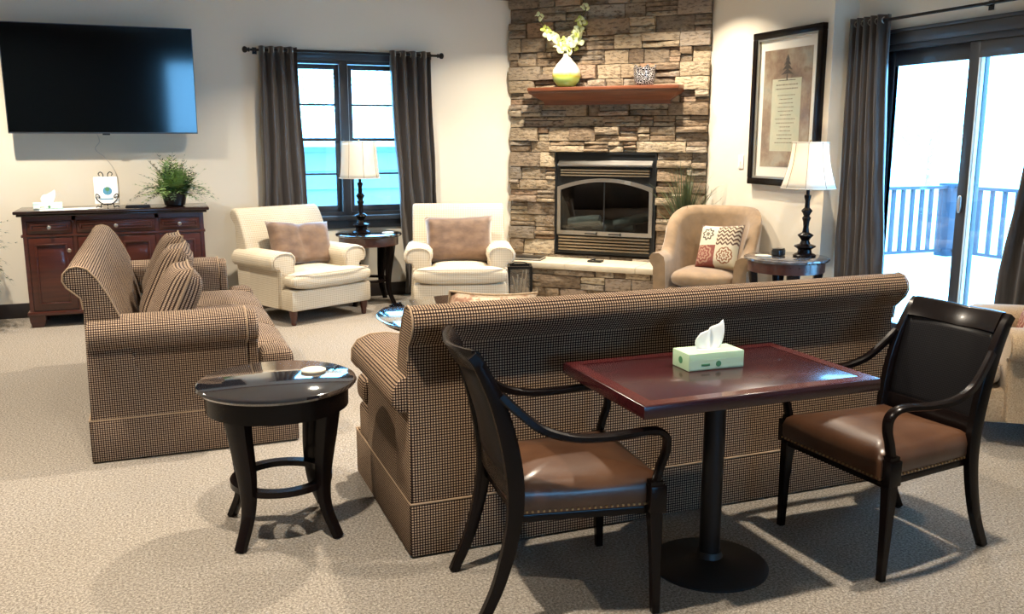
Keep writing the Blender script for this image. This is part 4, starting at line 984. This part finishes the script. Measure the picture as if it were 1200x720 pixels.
# ------------------------------------------------------------------ dining armchairs (front toward +y)
def dining_chair(label, loc, rz):
    t = thing('dining_armchair', label, 'chair', loc, rz)
    for s_ in (-1, 1):
        # rear leg and back post in one sabre curve
        pts = spline([(s_*.205, -.035, .002), (s_*.208, .03, .15), (s_*.212, .075, .33), (s_*.215, .082, .47), (s_*.217, .06, .62), (s_*.216, .02, .76), (s_*.212, -.03, .87), (s_*.210, -.055, .905)], 5); n = len(pts)
        obj('rear_leg', B().bar(pts, [.032]*n, [lerp(.034, .055, sm(min(i/(n*.45), 1)))-lerp(0, .022, sm((i/n-.5)*2)) for i in range(n)], side=(1, 0, 0)), m_black, t)
        pts = [(s_*.262, .55, .002), (s_*.262, .545, .2), (s_*.258, .54, .36), (s_*.258, .54, .465)]
        o = obj('front_leg', B().bar(pts, [.026, .034, .044, .044], [.026, .034, .044, .044], side=(1, 0, 0)), m_black, t)
        obj('corner_block', B().box(s_*.258-.028, s_*.258+.028, .514, .57, .36, .452, .004), m_black, o)
        pts = spline([(s_*.222, .035, .775), (s_*.235, .085, .725), (s_*.252, .16, .665), (s_*.268, .26, .635), (s_*.274, .38, .63), (s_*.272, .49, .638), (s_*.268, .545, .632), (s_*.264, .572, .605), (s_*.261, .572, .56), (s_*.259, .555, .51), (s_*.258, .542, .455)], 5); n = len(pts)
        obj('arm', B().bar(pts, [lerp(.026, .036, sm(i/(n*.5))) for i in range(n)], [lerp(.03, .024, sm(i/(n*.5))) for i in range(n)], side=(1, 0, 0), bev=.4), m_black, t)
    # concave top rail, bowing backward in the middle
    def rail(z, h, y, bow, hw_, th, n=12):
        rows = []
        for k in range(n+1):
            u = k/n*2-1; yy = y-bow*(1-u*u); x = u*hw_
            rows.append([(x, yy-th/2, z-h/2+.004), (x, yy-th/2, z+h/2-.006), (x, yy-th/4, z+h/2), (x, yy+th/4, z+h/2), (x, yy+th/2, z+h/2-.006), (x, yy+th/2, z-h/2+.004), (x, yy+th/4, z-h/2), (x, yy-th/4, z-h/2)])
        return rows
    b = B(); rows = rail(.868, .075, -.022, .045, .198, .026)
    rows = [[(x, y+(.868-z)*.55, z+.012*(abs(rows.index(r)/6-1))) for x, y, z in r] for r in rows]; obj('top_rail', b.grid(rows, True, True), m_black, t)
    obj('lower_rail', B().grid(rail(.475, .10, .072, .012, .2, .012), True, True), m_black, t)
    rows = []
    for k in range(10):
        z = lerp(.50, .852, k/9); s_ = k/9; yc = lerp(.072, -.004, s_**1.5); bow = lerp(.012, .042, s_); rows.append([(u*.197, yc-bow*(1-u*u), z) for u in [j/8-1 for j in range(17)]])
    o = obj('cane_panel', B().grid(rows), m_cane, t, sharp=180); md = o.modifiers.new('thickness', 'SOLIDIFY'); md.thickness = .01
    poly = [(-.205, .09), (.205, .09), (.246, .56), (-.246, .56)]
    b = B(); b.prism(poly, 'z', .345, .372, .004); obj('seat_rail', b, m_black, t)
    # leather seat pad
    rows = []; n = 14
    for kz, (ins, z) in enumerate(((.0, .373), (-.008, .395), (-.010, .435), (.004, .464), (.035, .481), (.11, .492), (.19, .496))):
        r = []
        for (xa, ya), (xb, yb) in zip(poly, poly[1:]+poly[:1]):
            for k in range(n):
                x = lerp(xa, xb, k/n); y = lerp(ya, yb, k/n); c_ = V((0, .33)); v = V((x, y))-c_; l_ = v.length; f = 1-ins/l_; r.append((c_.x+v.x*f, c_.y+v.y*f+(.012 if y > .5 and kz < 5 else 0), z))
        rows.append(r)
    st = obj('seat', B().grid(rows, True, True), m_leather, t, sharp=60)
    b = B(); n = 26
    for k in range(n+1):
        for (xa, ya), (xb, yb) in ((poly[0], poly[3]), (poly[1], poly[2]), (poly[3], poly[2])):
            x = lerp(xa, xb, k/n); y = lerp(ya, yb, k/n); o_ = V((x, y-.33)).normalized()*.008; b.box(x+o_.x-.003, x+o_.x+.003, y+o_.y-.003+(.012 if y > .55 else 0), y+o_.y+.003+(.012 if y > .55 else 0), .380, .386)
    o = obj('nailheads', b, m_brass, st, uv=False); o['kind'] = 'stuff'
    return t
c1 = dining_chair('black armchair with brown leather seat at the left end of the burgundy table', (.93, 2.73, 0), R(-90-6))
c2 = copy_tree(c1); c2.location = (2.845, 2.60, 0); c2.rotation_euler = (0, 0, R(90+3)); c2['label'] = 'black armchair with brown leather seat at the right end of the burgundy table'
for c in (c1, c2): c['group'] = 'armchairs at the burgundy table'

# ------------------------------------------------------------------ outside
struct('ground', B().box(-40, 60, WY+.6, 60, -1.2, -1.1).box(DX+.6, 60, -20, WY+.6, -1.2, -1.1), m_ground)
dk = semp('deck')
rg = random.Random(8); y = -1.0; pl0 = None
while y < 9.55:
    o = obj('plank', B().box(DX+.18, 10.3, y, y+.135, -.09, -.05), m_deck, dk, uv=False) if pl0 is None else link_copy(pl0, 'plank', dk)
    if pl0 is None: pl0 = o; ybase = y
    else: o.location = (0, y-ybase, 0)
    y += .142
rl = thing('deck_railing', 'pale vertical-slat deck railing outside the patio door', 'railing', (10.2, 9.5, -.05))
for nm, a in (('top_rail', (-4.9, 0, -.05, .05, .93, .97)), ('top_rail', (-.05, .05, -8, -.051, .93, .97)), ('bottom_rail', (-4.9, 0, -.02, .02, .06, .10)), ('bottom_rail', (-.02, .02, -8, -.021, .06, .10))): obj(nm, B().box(*a), m_outwood, rl)
b0 = obj('baluster', B().box(-.026, .026, -.018, .018, .10, .93), m_outwood, rl, loc=(-.18, 0, 0))
for k in range(1, 28): link_copy(b0, 'baluster', rl, (-.18-k*.165, 0, 0))
for k in range(28): link_copy(b0, 'baluster', rl, (0, -.30-k*.19, 0), (0, 0, pi/2))
for x, y in ((0, 0), (-2.4, 0), (-4.9, 0), (0, -2.6), (0, -5.2)): obj('post', B().box(x-.11, x+.11, y-.11, y+.11, -.05 if 0 else 0, 1.0, .01), m_postw, rl)
hb = thing('neighbour_building', 'pale blue sided building seen through the window', 'building', (2.6, 15.5, -1.1))
b = B(); b.box(-6, 6, 0, 4, 0, 2.52); obj('wall', b, m_siding, hb)
s0 = obj('siding_board', B().prism([(-.06, 0), (-.002, 0), (-.002, .30), (-.012, .30)], 'x', -6, 6), m_siding, hb, loc=(0, 0, 0))
for k in range(1, 8): link_copy(s0, 'siding_board', hb, (0, 0, k*.303))
obj('roof', B().prism([(-.25, 2.52), (-.25, 2.60), (4.2, 2.66), (4.2, 2.52)], 'x', -6.3, 6.3), m_roof, hb)
def tree(label, x, y, h, r, seed):
    t = thing('tree', label, 'tree', (x, y, -1.1)); rg = random.Random(seed)
    b = B(); b.tube(spline([(0, 0, 0), (.1, 0, h*.4), (0, .1, h*.85)], 5), [lerp(.16, .04, k/10) for k in range(11)], 8); obj('trunk', b, m_bark, t)
    for k in range(8): 
        a = rg.uniform(0, 6.3); z = h*rg.uniform(.35, .75); obj('branch', B().tube(spline([(0, 0, z), (cos(a)*r*.4, sin(a)*r*.4, z+r*.35), (cos(a)*r*.8, sin(a)*r*.8, z+r*.5)], 3), .03, 5), m_bark, t)
    qs = []
    for i in range(2600):
        d = V((rg.gauss(0, 1), rg.gauss(0, 1), rg.gauss(0, 1))).normalized()*r*rg.uniform(.45, 1); c = V((d.x, d.y, h*.68+d.z*h*.36/r)); s_ = rg.uniform(.08, .16)
        u = V((rg.gauss(0, 1), rg.gauss(0, 1), rg.gauss(0, 1))).normalized()*s_; v = u.cross(V((rg.gauss(0, 1), rg.gauss(0, 1), rg.gauss(0, 1)))).normalized()*s_; qs.append((c-u, c-v*.5, c+u, c+v*.5))
    o = quads('crown', qs, m_tree, t); o['kind'] = 'stuff'
for a in (('pale tree seen through the left window sash', 2.8, 24, 7.2, 2.2, 1), ('pale tree seen through the right window sash', 7.6, 26, 7.4, 2.3, 2), ('pale tree left of the corner post beyond the deck', 20.5, 20.0, 4.2, 2.6, 3), ('pale tree beyond the deck seen in the right door pane', 27, 19, 4.6, 3.0, 4)): tree(*a)
